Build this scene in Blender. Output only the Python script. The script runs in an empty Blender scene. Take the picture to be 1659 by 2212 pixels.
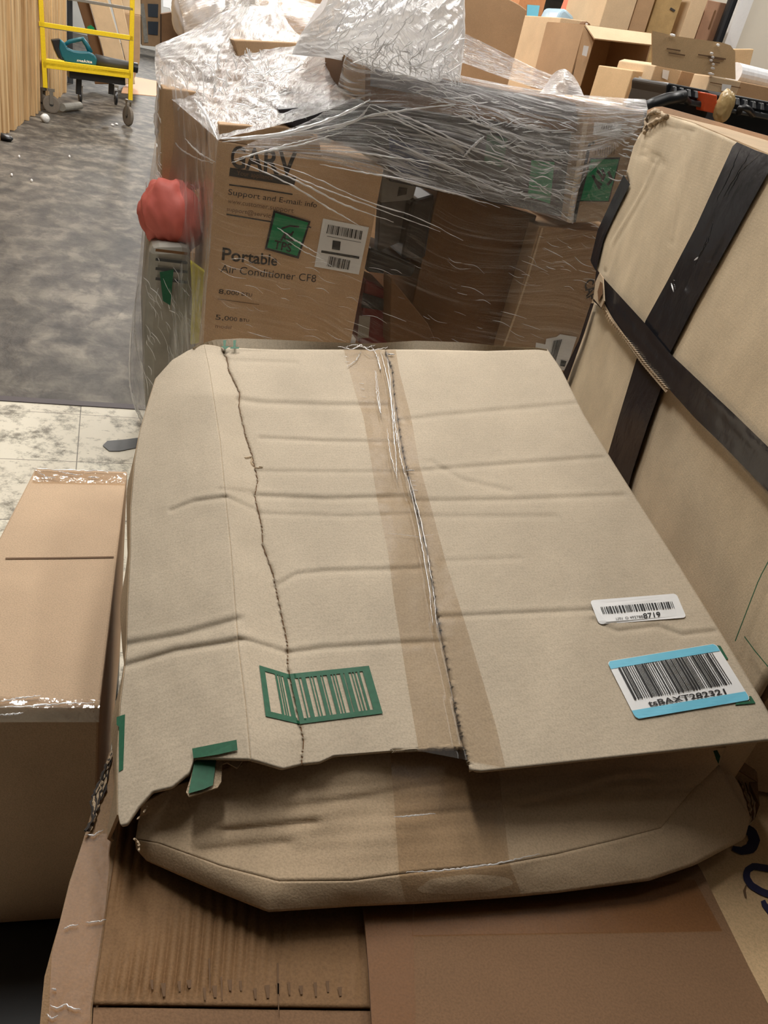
import bpy, math, random
import numpy as np
from mathutils import Vector, Matrix
random.seed(7); rng = np.random.default_rng(7)
SC = bpy.context.scene; COL = SC.collection
# ------------------------------------------------------------ camera
F = 1650.0; CX, CY = 829.5, 1106.0; EYE = np.array([0, 0, 1.5])
_d = np.array([160 - CX, 3880 - CY, F]); _d /= np.linalg.norm(_d)
UPc = -_d
FWc = np.array([0, 0, 1.]) - UPc[2] * UPc; FWc /= np.linalg.norm(FWc)
RTc = np.cross(FWc, UPc)
if RTc[0] < 0: RTc = -RTc
cd = bpy.data.cameras.new('camera'); cam = bpy.data.objects.new('camera', cd); COL.objects.link(cam)
SC.camera = cam
cd.sensor_fit = 'VERTICAL'; cd.sensor_height = 24; cd.lens = F / 2212 * 24; cd.clip_start = 0.02; cd.clip_end = 200
def c2w(v): v = np.array(v, float); return np.array([v @ RTc, v @ FWc, v @ UPc])
_x, _y, _z = c2w([1, 0, 0]), c2w([0, -1, 0]), c2w([0, 0, -1])
cam.matrix_world = Matrix([[_x[i], _y[i], _z[i], EYE[i]] for i in range(3)] + [[0, 0, 0, 1]])
# ------------------------------------------------------------ light
W = bpy.data.worlds.new('world'); SC.world = W; W.use_nodes = True
W.node_tree.nodes['Background'].inputs[0].default_value = (1.0, 0.96, 0.9, 1)
W.node_tree.nodes['Background'].inputs[1].default_value = 0.035
SC.view_settings.view_transform = 'Standard'; SC.view_settings.look = 'None'
SC.view_settings.gamma = 1; SC.view_settings.use_curve_mapping = False
SC.view_settings.exposure = 0.0
def area(loc, size, energy, col=(1, 0.975, 0.93), rotz=0.0, tilt=0.0):
    l = bpy.data.lights.new('ceiling_lamp', 'AREA'); l.shape = 'RECTANGLE'; l.size, l.size_y = size
    l.energy = energy; l.color = col
    o = bpy.data.objects.new('ceiling_lamp', l); COL.objects.link(o); o.location = loc
    o.rotation_euler = (tilt, 0, rotz)
AZ = math.radians(21)
for (x, y, e) in [(-1.4, 2.35, 92), (-0.7, 4.3, 88), (1.2, 2.3, 26), (-2.3, 7.2, 130), (2.4, 4.6, 66), (1.4, 8.2, 200), (-5.2, 10.5, 170), (-4.6, 15, 190), (4.6, 9.5, 120), (-8.5, 21, 300), (-11, 28, 300), (-2, 20, 250)]:
    area((x, y, 4.25), (0.35, 2.4), e, rotz=AZ)
# ------------------------------------------------------------ geometry helpers
def ray(px, py):
    v = np.array([px - CX, py - CY, F]); return np.array([v @ RTc, v @ FWc, v @ UPc])
def at_z(px, py, z): r = ray(px, py); return EYE + r * ((z - EYE[2]) / r[2])
def at_Y(px, py, Y): r = ray(px, py); return EYE + r * (Y / r[1])
class Plane:
    def __init__(s, P, N): s.P = np.array(P, float); s.N = np.array(N, float) / np.linalg.norm(N)
    def hit(s, px, py, off=0.0):
        r = ray(px, py); return EYE + r * (((s.P - EYE) @ s.N + off) / (r @ s.N))
    __call__ = hit
def vplane(px, py, Y, az):
    """vertical plane through the point seen at (px,py) at distance Y, running along azimuth az; offset>0 is towards the eye"""
    P = at_Y(px, py, Y) if not isinstance(Y, np.ndarray) else Y
    a = math.radians(az); n = np.array([math.cos(a), -math.sin(a), 0.0])
    if (EYE - P) @ n < 0: n = -n
    return Plane(P, n)
def azv(az): a = math.radians(az); return np.array([math.sin(a), math.cos(a), 0.0])
def tag(o, label=None, cat=None, group=None, kind=None):
    if label: o['label'] = label
    if cat: o['category'] = cat
    if group: o['group'] = group
    if kind: o['kind'] = kind
    return o
ORG = {}
def thing(name, label, cat, loc, group=None):
    o = bpy.data.objects.new(name, None); COL.objects.link(o); o.location = [float(v) for v in loc]
    o.empty_display_size = 0.1; ORG[o] = np.array(loc, float); return tag(o, label, cat, group)
def mk(name, verts, faces, mat, parent=None, smooth=False, uvs=None, bevel=0, solid=0):
    V = np.array(verts, float)
    if parent is not None and parent in ORG: org = ORG[parent]
    else: org = np.array([V[:, 0].mean(), V[:, 1].mean(), V[:, 2].min()])
    me = bpy.data.meshes.new(name); me.from_pydata((V - org).tolist(), [], faces); me.update()
    me.materials.append(mat)
    if smooth:
        for p in me.polygons: p.use_smooth = True
    if uvs is not None:
        ul = me.uv_layers.new(name='UVMap')
        for lp in me.loops: ul.data[lp.index].uv = uvs[lp.vertex_index]
    o = bpy.data.objects.new(name, me); COL.objects.link(o); ORG[o] = org
    if parent is not None: o.parent = parent
    if parent is None: o.location = org.tolist()
    if solid:
        m = o.modifiers.new('solid', 'SOLIDIFY'); m.thickness = solid; m.offset = 0
    if bevel:
        m = o.modifiers.new('bevel', 'BEVEL'); m.width = bevel; m.segments = 2; m.limit_method = 'ANGLE'
    return o
class MB:
    def __init__(s): s.v = []; s.f = []
    def add(s, v, f):
        n = len(s.v); s.v += [np.array(p, float) for p in v]; s.f += [tuple(i + n for i in q) for q in f]
    def prism(s, poly, vec):
        n = len(poly); vec = np.array(vec, float)
        s.add(list(poly) + [np.array(p) + vec for p in poly],
              [tuple(range(n)), tuple(range(2 * n - 1, n - 1, -1))] + [(i, i + n, (i + 1) % n + n, (i + 1) % n) for i in range(n)])
    def box(s, c, ex, ey, ez):      # corner + three edge vectors
        c = np.array(c, float); s.prism([c, c + ex, c + np.array(ex) + ey, c + ey], ez)
    def tube(s, pts, r, n=8, caps=True):
        P = [np.array(p, float) for p in pts]; rings = []
        rr = r if hasattr(r, '__len__') else [r] * len(P)
        ref = np.array([0.13, 0.21, 1.0])
        for i, p in enumerate(P):
            t = P[min(i + 1, len(P) - 1)] - P[max(i - 1, 0)]; t /= (np.linalg.norm(t) + 1e-9)
            a = np.cross(t, ref)
            if np.linalg.norm(a) < 0.1: a = np.cross(t, [1, 0, 0])
            a /= np.linalg.norm(a); b = np.cross(t, a)
            rings.append([p + rr[i] * (math.cos(2 * math.pi * k / n) * a + math.sin(2 * math.pi * k / n) * b) for k in range(n)])
        v = [q for g in rings for q in g]; f = []
        for i in range(len(P) - 1):
            for k in range(n): f.append((i * n + k, i * n + (k + 1) % n, (i + 1) * n + (k + 1) % n, (i + 1) * n + k))
        if caps: f += [tuple(range(n - 1, -1, -1)), tuple((len(P) - 1) * n + k for k in range(n))]
        s.add(v, f)
    def build(s, name, mat, parent=None, **k): return mk(name, s.v, s.f, mat, parent, **k)
def resample(pts, n):
    P = np.array(pts, float); d = np.r_[0, np.cumsum(np.linalg.norm(np.diff(P, axis=0), axis=1))]
    t = np.linspace(0, d[-1], n); return np.stack([np.interp(t, d, P[:, i]) for i in range(P.shape[1])], 1)
def coons(top, bottom, left, right, nu, nv):
    """left/right run top->bottom, top/bottom run left->right; all share corners"""
    T, B, L, R = resample(top, nu), resample(bottom, nu), resample(left, nv), resample(right, nv)
    u = np.linspace(0, 1, nu)[None, :, None]; v = np.linspace(0, 1, nv)[:, None, None]
    S = (1 - v) * T[None] + v * B[None] + (1 - u) * L[:, None] + u * R[:, None]
    S -= (1 - u) * (1 - v) * T[0] + u * (1 - v) * T[-1] + (1 - u) * v * B[0] + u * v * B[-1]
    return S        # nv x nu x dim
def gfaces(nv, nu): return [(i * nu + j, i * nu + j + 1, (i + 1) * nu + j + 1, (i + 1) * nu + j) for i in range(nv - 1) for j in range(nu - 1)]
def guv(nv, nu): return [(j / (nu - 1), i / (nv - 1)) for i in range(nv) for j in range(nu)]
def homog(q):
    """unit square (0,0 top-left) -> pixel quad TL,TR,BR,BL"""
    A = []; b = []
    for (u, v), (x, y) in zip([(0, 0), (1, 0), (1, 1), (0, 1)], q):
        A.append([u, v, 1, 0, 0, 0, -u * x, -v * x]); b.append(x)
        A.append([0, 0, 0, u, v, 1, -u * y, -v * y]); b.append(y)
    h = np.linalg.solve(np.array(A, float), np.array(b, float))
    def f(u, v): w = h[6] * u + h[7] * v + 1; return (h[0] * u + h[1] * v + h[2]) / w, (h[3] * u + h[4] * v + h[5]) / w
    return f
def fsum(x, y, seed=0, n=5, k0=1.0):
    r = np.random.default_rng(seed); o = 0
    for i in range(n):
        a = r.uniform(0, 6.28); k = k0 * 1.7 ** i; o = o + np.sin(k * (x * math.cos(a) + y * math.sin(a)) + r.uniform(0, 6.28)) / 1.5 ** i
    return o / n * 1.6
# ------------------------------------------------------------ materials
def lin(r, g, b): return tuple(((c / 255) / 12.92 if c / 255 < 0.04045 else ((c / 255 + 0.055) / 1.055) ** 2.4) for c in (r, g, b)) + (1,)
class NT:
    def __init__(s, name):
        s.m = bpy.data.materials.new(name); s.m.use_nodes = True; s.t = s.m.node_tree; s.t.nodes.clear()
        s.out = s.n('ShaderNodeOutputMaterial')
    def n(s, typ, ins=None, **at):
        x = s.t.nodes.new(typ)
        for k, v in at.items(): setattr(x, k, v)
        for k, v in (ins or {}).items():
            if hasattr(v, 'is_output') or isinstance(v, bpy.types.NodeSocket): s.t.links.new(v, x.inputs[k])
            else: x.inputs[k].default_value = v
        return x
    def done(s, sh): s.t.links.new(sh, s.out.inputs[0]); return s.m
def ramp(nt, fac, stops):
    r = nt.n('ShaderNodeValToRGB', {0: fac}); e = r.color_ramp.elements
    while len(e) < len(stops): e.new(0.5)
    for el, (p, c) in zip(e, stops): el.position = p; el.color = c if hasattr(c, '__len__') else (c, c, c, 1)
    return r.outputs[0]
def kraft(name, rgb, flute=None, fl=0.0065, fstr=0.12, rough=0.72, var=0.10, spec=0.25, bump=0.25, dirt=0.0):
    nt = NT(name); c = lin(*rgb); co = nt.n('ShaderNodeTexCoord').outputs['Object']
    n1 = nt.n('ShaderNodeTexNoise', {'Vector': co, 'Scale': 5.0, 'Detail': 6.0, 'Roughness': 0.6}).outputs[0]
    n2 = nt.n('ShaderNodeTexNoise', {'Vector': co, 'Scale': 420.0, 'Detail': 3.0}).outputs[0]
    a = ramp(nt, n1, [(0.3, tuple(v * (1 - var) for v in c[:3]) + (1,)), (0.7, tuple(min(1, v * (1 + var)) for v in c[:3]) + (1,))])
    b = ramp(nt, n2, [(0.3, 0.84), (0.55, 1.0), (0.8, 1.1)])
    mx = nt.n('ShaderNodeMix', {0: 1.0, 6: a, 7: b}, data_type='RGBA', blend_type='MULTIPLY')
    col = mx.outputs[2]
    if dirt:
        n3 = nt.n('ShaderNodeTexNoise', {'Vector': co, 'Scale': 9.0, 'Detail': 8.0, 'Roughness': 0.7}).outputs[0]
        d = ramp(nt, n3, [(0.35, 1 - dirt), (0.6, 1.0)])
        col = nt.n('ShaderNodeMix', {0: 1.0, 6: col, 7: d}, data_type='RGBA', blend_type='MULTIPLY').outputs[2]
    h = n2
    if flute is not None:
        dt = nt.n('ShaderNodeVectorMath', {0: co, 1: tuple(float(v) for v in flute)}, operation='DOT_PRODUCT').outputs['Value']
        s = nt.n('ShaderNodeMath', {0: nt.n('ShaderNodeMath', {0: dt, 1: 2 * math.pi / fl}, operation='MULTIPLY').outputs[0]}, operation='SINE').outputs[0]
        s2 = nt.n('ShaderNodeMath', {0: s, 1: fstr}, operation='MULTIPLY').outputs[0]
        h = nt.n('ShaderNodeMath', {0: nt.n('ShaderNodeMath', {0: n2, 1: 0.5}, operation='MULTIPLY').outputs[0], 1: s2}).outputs[0]
    bp = nt.n('ShaderNodeBump', {'Strength': bump, 'Distance': 0.002, 'Height': h}).outputs[0]
    p = nt.n('ShaderNodeBsdfPrincipled', {'Base Color': col, 'Roughness': rough, 'Normal': bp, 'Specular IOR Level': spec})
    return nt.done(p.outputs[0])
def plain(name, rgb, rough=0.5, metal=0.0, spec=0.5, bump=0.0, bs=60.0, coat=0.0, var=0.06):
    nt = NT(name); co = nt.n('ShaderNodeTexCoord').outputs['Object']; c = lin(*rgb)
    n = nt.n('ShaderNodeTexNoise', {'Vector': co, 'Scale': bs, 'Detail': 4.0}).outputs[0]
    a = ramp(nt, n, [(0.3, tuple(v * (1 - var) for v in c[:3]) + (1,)), (0.7, tuple(min(1, v * (1 + var)) for v in c[:3]) + (1,))])
    d = {'Base Color': a, 'Roughness': rough, 'Metallic': metal, 'Specular IOR Level': spec, 'Coat Weight': coat}
    if bump: d['Normal'] = nt.n('ShaderNodeBump', {'Strength': bump, 'Distance': 0.004, 'Height': n}).outputs[0]
    return nt.done(nt.n('ShaderNodeBsdfPrincipled', d).outputs[0])
def film(name, haze=0.15, peak=0.75, sx=3.0, sy=60.0, ang=0.0, gloss=0.10, thr=(0.5, 0.72), bstr=0.6, col=(0.92, 0.92, 0.93, 1), rough=0.12, big=2.0):
    """stretch film: clear plastic with stretched milky folds, mostly see-through"""
    nt = NT(name); uv = nt.n('ShaderNodeTexCoord').outputs['UV']
    wob = nt.n('ShaderNodeTexNoise', {'Vector': uv, 'Scale': big, 'Detail': 2.0}).outputs['Color']
    wv = nt.n('ShaderNodeVectorMath', {0: wob, 'Scale': 0.22}, operation='SCALE').outputs[0]
    ad = nt.n('ShaderNodeVectorMath', {0: uv, 1: wv}).outputs[0]
    mp = nt.n('ShaderNodeMapping', {'Vector': ad, 'Rotation': (0, 0, ang)})
    mp2 = nt.n('ShaderNodeMapping', {'Vector': mp.outputs[0], 'Scale': (sx, sy, 1)})
    n1 = nt.n('ShaderNodeTexNoise', {'Vector': mp2.outputs[0], 'Scale': 1.0, 'Detail': 5.0, 'Roughness': 0.62}).outputs[0]
    n2 = nt.n('ShaderNodeTexNoise', {'Vector': uv, 'Scale': big * 1.7, 'Detail': 3.0}).outputs[0]
    st = ramp(nt, n1, [(thr[0], 0.0), (thr[1], 1.0)])
    m2 = ramp(nt, n2, [(0.35, 0.35), (0.65, 1.0)])
    k = nt.n('ShaderNodeMath', {0: nt.n('ShaderNodeMath', {0: st, 1: m2}, operation='MULTIPLY').outputs[0], 1: peak - haze}, operation='MULTIPLY').outputs[0]
    fac = nt.n('ShaderNodeMath', {0: k, 1: haze}).outputs[0]
    bp = nt.n('ShaderNodeBump', {'Strength': bstr, 'Distance': 0.02, 'Height': n1}).outputs[0]
    tr = nt.n('ShaderNodeBsdfTransparent', {0: (0.97, 0.97, 0.97, 1)}).outputs[0]
    df = nt.n('ShaderNodeBsdfDiffuse', {0: col, 'Normal': bp}).outputs[0]
    tl = nt.n('ShaderNodeBsdfTranslucent', {0: col, 'Normal': bp}).outputs[0]
    gl = nt.n('ShaderNodeBsdfGlossy', {0: (1, 1, 1, 1), 'Roughness': rough, 'Normal': bp}).outputs[0]
    milk = nt.n('ShaderNodeMixShader', {0: 0.5, 1: df, 2: tl}).outputs[0]
    milk = nt.n('ShaderNodeMixShader', {0: 0.18, 1: milk, 2: gl}).outputs[0]
    a = nt.n('ShaderNodeMixShader', {0: fac, 1: tr, 2: milk}).outputs[0]
    fr = nt.n('ShaderNodeMath', {0: nt.n('ShaderNodeLayerWeight', {'Blend': 0.35, 'Normal': bp}).outputs[1], 1: 0.35, 2: gloss}, operation='MULTIPLY_ADD').outputs[0]
    b = nt.n('ShaderNodeMixShader', {0: fr, 1: a, 2: gl}).outputs[0]
    return nt.done(b)
def clear_tape(name, tint=(0.84, 0.78, 0.70, 1), gloss=0.10, rough=0.18, bump=0.15, haze=0.05):
    nt = NT(name); co = nt.n('ShaderNodeTexCoord').outputs['Object']
    n = nt.n('ShaderNodeTexNoise', {'Vector': co, 'Scale': 45.0, 'Detail': 3.0}).outputs[0]
    bp = nt.n('ShaderNodeBump', {'Strength': bump, 'Distance': 0.004, 'Height': n}).outputs[0]
    tr = nt.n('ShaderNodeBsdfTransparent', {0: tint}).outputs[0]
    df = nt.n('ShaderNodeBsdfDiffuse', {0: (0.75, 0.7, 0.62, 1)}).outputs[0]
    a = nt.n('ShaderNodeMixShader', {0: haze, 1: tr, 2: df}).outputs[0]
    gl = nt.n('ShaderNodeBsdfGlossy', {0: (1, 1, 1, 1), 'Roughness': rough, 'Normal': bp}).outputs[0]
    return nt.done(nt.n('ShaderNodeMixShader', {0: gloss, 1: a, 2: gl}).outputs[0])
M = dict(
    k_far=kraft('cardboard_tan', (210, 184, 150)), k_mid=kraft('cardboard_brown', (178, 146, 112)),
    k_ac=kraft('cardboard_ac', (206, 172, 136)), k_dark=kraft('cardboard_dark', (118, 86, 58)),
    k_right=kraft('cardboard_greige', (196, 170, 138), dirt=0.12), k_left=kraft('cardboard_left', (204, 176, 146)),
    k_lower_shade=kraft('cardboard_lower_shade', (136, 104, 76)), k_lowl=kraft('cardboard_lower_left', (136, 104, 66), rough=0.5),  # dark brown lower kraft, darkened further to stand in for shade
    k_tan=kraft('cardboard_pale', (214, 182, 140)), k_torn=kraft('cardboard_torn_edge', (190, 168, 140), var=0.3, bump=0.8),
    white=plain('label_white', (238, 238, 238), 0.45, var=0.02), blue=plain('label_blue', (116, 200, 228), 0.45, var=0.02),
    ink=plain('black_ink', (26, 26, 28), 0.6), green=plain('green_ink', (22, 92, 62), 0.65, bs=200, var=0.12),
    sticker=plain('sticker_green', (0, 138, 88), 0.45), navy=plain('navy_ink', (26, 28, 66), 0.6),
    greytxt=plain('grey_ink', (58, 52, 48), 0.7), faint=plain('faint_ink', (120, 92, 66), 0.7),
    btape=plain('black_tape', (36, 36, 40), 0.22, bump=0.5, bs=22), black=plain('black_plastic', (26, 27, 30), 0.38),
    yellow=plain('yellow_paint', (232, 200, 16), 0.45, bump=0.1), teal=plain('teal_plastic', (12, 96, 112), 0.4),
    steel=plain('grey_steel', (150, 148, 142), 0.35, 0.8), rubber=plain('caster_rubber', (112, 104, 94), 0.7),
    dgrey=plain('dark_grey_plastic', (58, 60, 62), 0.5), red=plain('red_plastic', (206, 104, 92), 0.65, bump=0.4, bs=20),
    wgrey=plain('grey_bag', (150, 146, 136), 0.55, bump=0.6, bs=14, var=0.15), yel2=plain('yellow_card', (206, 196, 60), 0.6),
    orange=plain('orange_latch', (206, 84, 44), 0.45), wood=plain('pallet_wood', (150, 116, 76), 0.8, bump=0.3, bs=25, var=0.2),
    fold_glint=None)
def fold_glint_mat():  # whitish fold strands; their pale colour stands in for specular streaks
    nt = NT('film_fold_glint')
    tr = nt.n('ShaderNodeBsdfTransparent', {0: (1, 1, 1, 1)}).outputs[0]
    df = nt.n('ShaderNodeBsdfDiffuse', {0: (0.95, 0.95, 0.96, 1)}).outputs[0]
    tl = nt.n('ShaderNodeBsdfTranslucent', {0: (0.95, 0.95, 0.96, 1)}).outputs[0]
    gl = nt.n('ShaderNodeBsdfGlossy', {0: (1, 1, 1, 1), 'Roughness': 0.2}).outputs[0]
    a = nt.n('ShaderNodeMixShader', {0: 0.5, 1: df, 2: tl}).outputs[0]
    a = nt.n('ShaderNodeMixShader', {0: 0.3, 1: a, 2: gl}).outputs[0]
    return nt.done(nt.n('ShaderNodeMixShader', {0: 0.75, 1: tr, 2: a}).outputs[0])
M['fold_glint'] = fold_glint_mat()
# ------------------------------------------------------------ surface decals (all take a function pixel -> point)
def text_mesh(s, bold=False):
    cu = bpy.data.curves.new('t', 'FONT'); cu.body = s; cu.offset = 0.018 if bold else 0.0; cu.resolution_u = 4
    o = bpy.data.objects.new('t', cu); COL.objects.link(o)
    dg = bpy.context.evaluated_depsgraph_get(); dg.update()
    me = bpy.data.meshes.new_from_object(o.evaluated_get(dg))
    v = np.array([x.co[:] for x in me.vertices]); f = [tuple(p.vertices) for p in me.polygons]
    bpy.data.objects.remove(o); bpy.data.meshes.remove(me)
    return v, f
def text_on(surf, s, quad, mat, parent, name='lettering', bold=False):
    v, f = text_mesh(s, bold); h = homog(quad)
    x0, x1 = v[:, 0].min(), v[:, 0].max(); y0, y1 = v[:, 1].min(), v[:, 1].max()
    P = [surf(*h((a[0] - x0) / (x1 - x0), (y1 - a[1]) / (y1 - y0))) for a in v]
    return mk(name, P, f, mat, parent)
def sheet_on(surf, quad, mat, parent, name, nu=6, nv=6, corner=0.0, solid=0.0003):
    h = homog(quad)
    if corner:      # rounded outline as a fan of rings
        pts = []; c = corner
        asp = np.linalg.norm(np.subtract(quad[1], quad[0])) / max(1, np.linalg.norm(np.subtract(quad[3], quad[0])))
        for (cx, cy, a0) in [(c, c * asp, 180), (1 - c, c * asp, 270), (1 - c, 1 - c * asp, 0), (c, 1 - c * asp, 90)]:
            for k in range(5):
                a = math.radians(a0 + 22.5 * k); pts.append((cx + c * math.cos(a), cy + c * asp * math.sin(a)))
        V = []; n = len(pts); R = 6
        for r in range(1, R + 1): V += [(0.5 + (x - .5) * r / R, .5 + (y - .5) * r / R) for x, y in pts]
        V.append((.5, .5)); fc = [((n * R), i, (i + 1) % n) for i in range(n)]
        for r in range(R - 1): fc += [(r * n + i, (r + 1) * n + i, (r + 1) * n + (i + 1) % n, r * n + (i + 1) % n) for i in range(n)]
        return mk(name, [surf(*h(u, v)) for u, v in V], fc, mat, parent, solid=solid)
    V = [surf(*h(j / (nu - 1), i / (nv - 1))) for i in range(nv) for j in range(nu)]
    return mk(name, V, gfaces(nv, nu), mat, parent, solid=solid)
def bars_on(surf, quad, spans, mat, parent, name='barcode', nv=6):
    h = homog(quad); v = []; f = []
    for a, b in spans:
        n = len(v)
        for i in range(nv): v += [surf(*h(a, i / (nv - 1))), surf(*h(b, i / (nv - 1)))]
        f += [(n + 2 * i, n + 2 * i + 1, n + 2 * i + 3, n + 2 * i + 2) for i in range(nv - 1)]
    return mk(name, v, f, mat, parent)
def barspans(n, seed):
    r = random.Random(seed); x = 0; o = []
    for i in range(n):
        w = r.choice([1, 1, 2, 3]); o.append((x, x + w)); x += w + r.choice([1, 1, 2, 2])
    T = o[-1][1]; return [(a / T, b / T) for a, b in o]
def rects_on(surf, quad, rects, mat, parent, name):
    h = homog(quad); v = []; f = []
    for (u0, v0, u1, v1) in rects:
        n = len(v); K = 13
        for i in range(K):
            for j in range(K): v.append(surf(*h(u0 + (u1 - u0) * j / (K - 1), v0 + (v1 - v0) * i / (K - 1))))
        f += [tuple(n + q for q in g) for g in gfaces(K, K)]
    return mk(name, v, f, mat, parent)
def poly_on(surf, poly, mat, parent, name, solid=0.0003):
    V = [surf(*p) for p in poly]; return mk(name, V, [tuple(range(len(V)))], mat, parent, solid=solid)
def stroke_on(surf, pts, w, mat, parent, name, solid=0.0):
    P = resample(pts, max(4, len(pts) * 4)); v = []; n = len(P)
    ww = w if hasattr(w, '__len__') else [w, w]; ws = np.interp(np.linspace(0, 1, n), np.linspace(0, 1, len(ww)), ww)
    for i in range(n):
        t = P[min(i + 1, n - 1)] - P[max(i - 1, 0)]; t = t / (np.linalg.norm(t) + 1e-9); m = np.array([-t[1], t[0]]) * ws[i] / 2
        v += [surf(*(P[i] + m)), surf(*(P[i] - m))]
    return mk(name, v, [(2 * i, 2 * i + 1, 2 * i + 3, 2 * i + 2) for i in range(n - 1)], mat, parent, solid=solid)
def off(pl, d=0.0012): return lambda x, y: pl.hit(x, y, d)
def carton(name, label, pl, poly, depth, back_az, mat, cat='box', group=None, bevel=0.004, d0=0.0, part='body', sag=0):
    """closed carton: front outline on plane pl, run back along azimuth back_az"""
    P = [pl.hit(x, y, d0) for x, y in poly]; base = np.mean(P, 0) + azv(back_az) * depth / 2
    zlo = min(p[2] for p in P)
    t = thing(name, label, cat, (base[0], base[1], zlo), group)
    mb = MB(); mb.prism(P, azv(back_az) * depth); mb.build(part, mat, t, bevel=bevel)
    return t
def drop(p, z): return np.array([p[0], p[1], z])
# ============================================================ SETTING
AL = azv(-21); AC = azv(69)          # aisle direction / across
fa, fb = at_z(0, 862, 0), at_z(280, 880, 0)
bd = (fb - fa) / np.linalg.norm(fb - fa); bn = np.array([-bd[1], bd[0], 0])   # bn points away from the eye
def floor_mat():
    nt = NT('worn_concrete'); co = nt.n('ShaderNodeTexCoord').outputs['Object']
    mp = nt.n('ShaderNodeMapping', {'Vector': co, 'Rotation': (0, 0, -math.radians(21))}).outputs[0]
    ns = nt.n('ShaderNodeTexNoise', {'Vector': mp, 'Scale': 3.0, 'Detail': 3.0}).outputs['Color']
    w = nt.n('ShaderNodeVectorMath', {0: nt.n('ShaderNodeVectorMath', {0: ns, 'Scale': 0.16}, operation='SCALE').outputs[0], 1: mp}).outputs[0]
    st = nt.n('ShaderNodeMapping', {'Vector': w, 'Scale': (6.5, 3.8, 1)}).outputs[0]
    n1 = nt.n('ShaderNodeTexNoise', {'Vector': st, 'Scale': 1.0, 'Detail': 7.0, 'Roughness': 0.62}).outputs[0]
    n2 = nt.n('ShaderNodeTexNoise', {'Vector': mp, 'Scale': 1.1, 'Detail': 5.0}).outputs[0]
    br = nt.n('ShaderNodeTexBrick', {'Vector': w, 'Color1': (0.62, 0.62, 0.62, 1), 'Color2': (1.2, 1.2, 1.2, 1), 'Mortar': (0.75, 0.75, 0.75, 1), 'Scale': 1.0,
                                     'Mortar Size': 0.012, 'Mortar Smooth': 1.0, 'Brick Width': 0.26, 'Row Height': 0.2}).outputs[0]
    a = ramp(nt, n1, [(0.34, lin(42, 38, 36)), (0.49, lin(76, 71, 65)), (0.65, lin(116, 110, 99))])
    b = ramp(nt, n2, [(0.35, 0.72), (0.6, 1.1)])
    c = nt.n('ShaderNodeMix', {0: 1.0, 6: a, 7: b}, data_type='RGBA', blend_type='MULTIPLY').outputs[2]
    c = nt.n('ShaderNodeMix', {0: 0.75, 6: c, 7: br}, data_type='RGBA', blend_type='MULTIPLY').outputs[2]
    bp = nt.n('ShaderNodeBump', {'Strength': 0.3, 'Distance': 0.02, 'Height': n1}).outputs[0]
    return nt.done(nt.n('ShaderNodeBsdfPrincipled', {'Base Color': c, 'Roughness': 0.55, 'Normal': bp, 'Specular IOR Level': 0.3}).outputs[0])
def tile_mat():
    nt = NT('scuffed_white_tile'); co = nt.n('ShaderNodeTexCoord').outputs['Object']
    mp = nt.n('ShaderNodeMapping', {'Vector': co, 'Rotation': (0, 0, -math.atan2(bd[1], bd[0]))}).outputs[0]
    br = nt.n('ShaderNodeTexBrick', {'Vector': mp, 'Color1': lin(222, 216, 198), 'Color2': lin(214, 206, 188), 'Mortar': lin(130, 124, 112), 'Scale': 1.0,
                                     'Mortar Size': 0.0022, 'Mortar Smooth': 0.2, 'Brick Width': 0.31, 'Row Height': 0.40}, offset=0.0).outputs[0]
    n1 = nt.n('ShaderNodeTexNoise', {'Vector': co, 'Scale': 9.0, 'Detail': 12.0, 'Roughness': 0.78}).outputs[0]
    st = nt.n('ShaderNodeMapping', {'Vector': mp, 'Scale': (16, 70, 1)}).outputs[0]
    n3 = nt.n('ShaderNodeTexNoise', {'Vector': st, 'Scale': 1.0, 'Detail': 4.0, 'Roughness': 0.7}).outputs[0]
    d1 = ramp(nt, n1, [(0.38, lin(96, 92, 84)), (0.50, (1, 1, 1, 1))])
    d3 = ramp(nt, n3, [(0.30, lin(70, 70, 64)), (0.36, (1, 1, 1, 1))])
    c = nt.n('ShaderNodeMix', {0: 0.8, 6: br, 7: d1}, data_type='RGBA', blend_type='MULTIPLY').outputs[2]
    c = nt.n('ShaderNodeMix', {0: 0.9, 6: c, 7: d3}, data_type='RGBA', blend_type='MULTIPLY').outputs[2]
    return nt.done(nt.n('ShaderNodeBsdfPrincipled', {'Base Color': c, 'Roughness': 0.5, 'Specular IOR Level': 0.3}).outputs[0])
def struct(o): o['kind'] = 'structure'; return o
def slab(name, c0, ex, ey, th, mat):
    m = MB(); m.box(np.array(c0) - [0, 0, th], ex, ey, [0, 0, th]); return struct(m.build(name, mat))
slab('floor', fa - bd * 16, bd * 60, bn * 50, 0.05, floor_mat())
slab('floor', fa - bd * 8 - bn * 5, bd * 16, bn * 5, 0.05, tile_mat())
struct(mk('trim_1', *(lambda m: (m.v, m.f))((lambda m: (m.box(fa - bd * 8 - bn * .02, bd * 16, bn * .045, [0, 0, .004]), m)[1])(MB())), plain('threshold', (70, 62, 66), 0.6)))
wallm = plain('painted_wall', (222, 216, 202), 0.8, bs=2); wallb = plain('back_wall', (226, 224, 218), 0.8, bs=2)
wb = at_z(5, 294, 0); wf = at_z(76, 243, 0); wd = (wf - wb) / np.linalg.norm(wf - wb); wn = np.array([wd[1], -wd[0], 0])
if wn[0] < 0: wn = -wn
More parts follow.
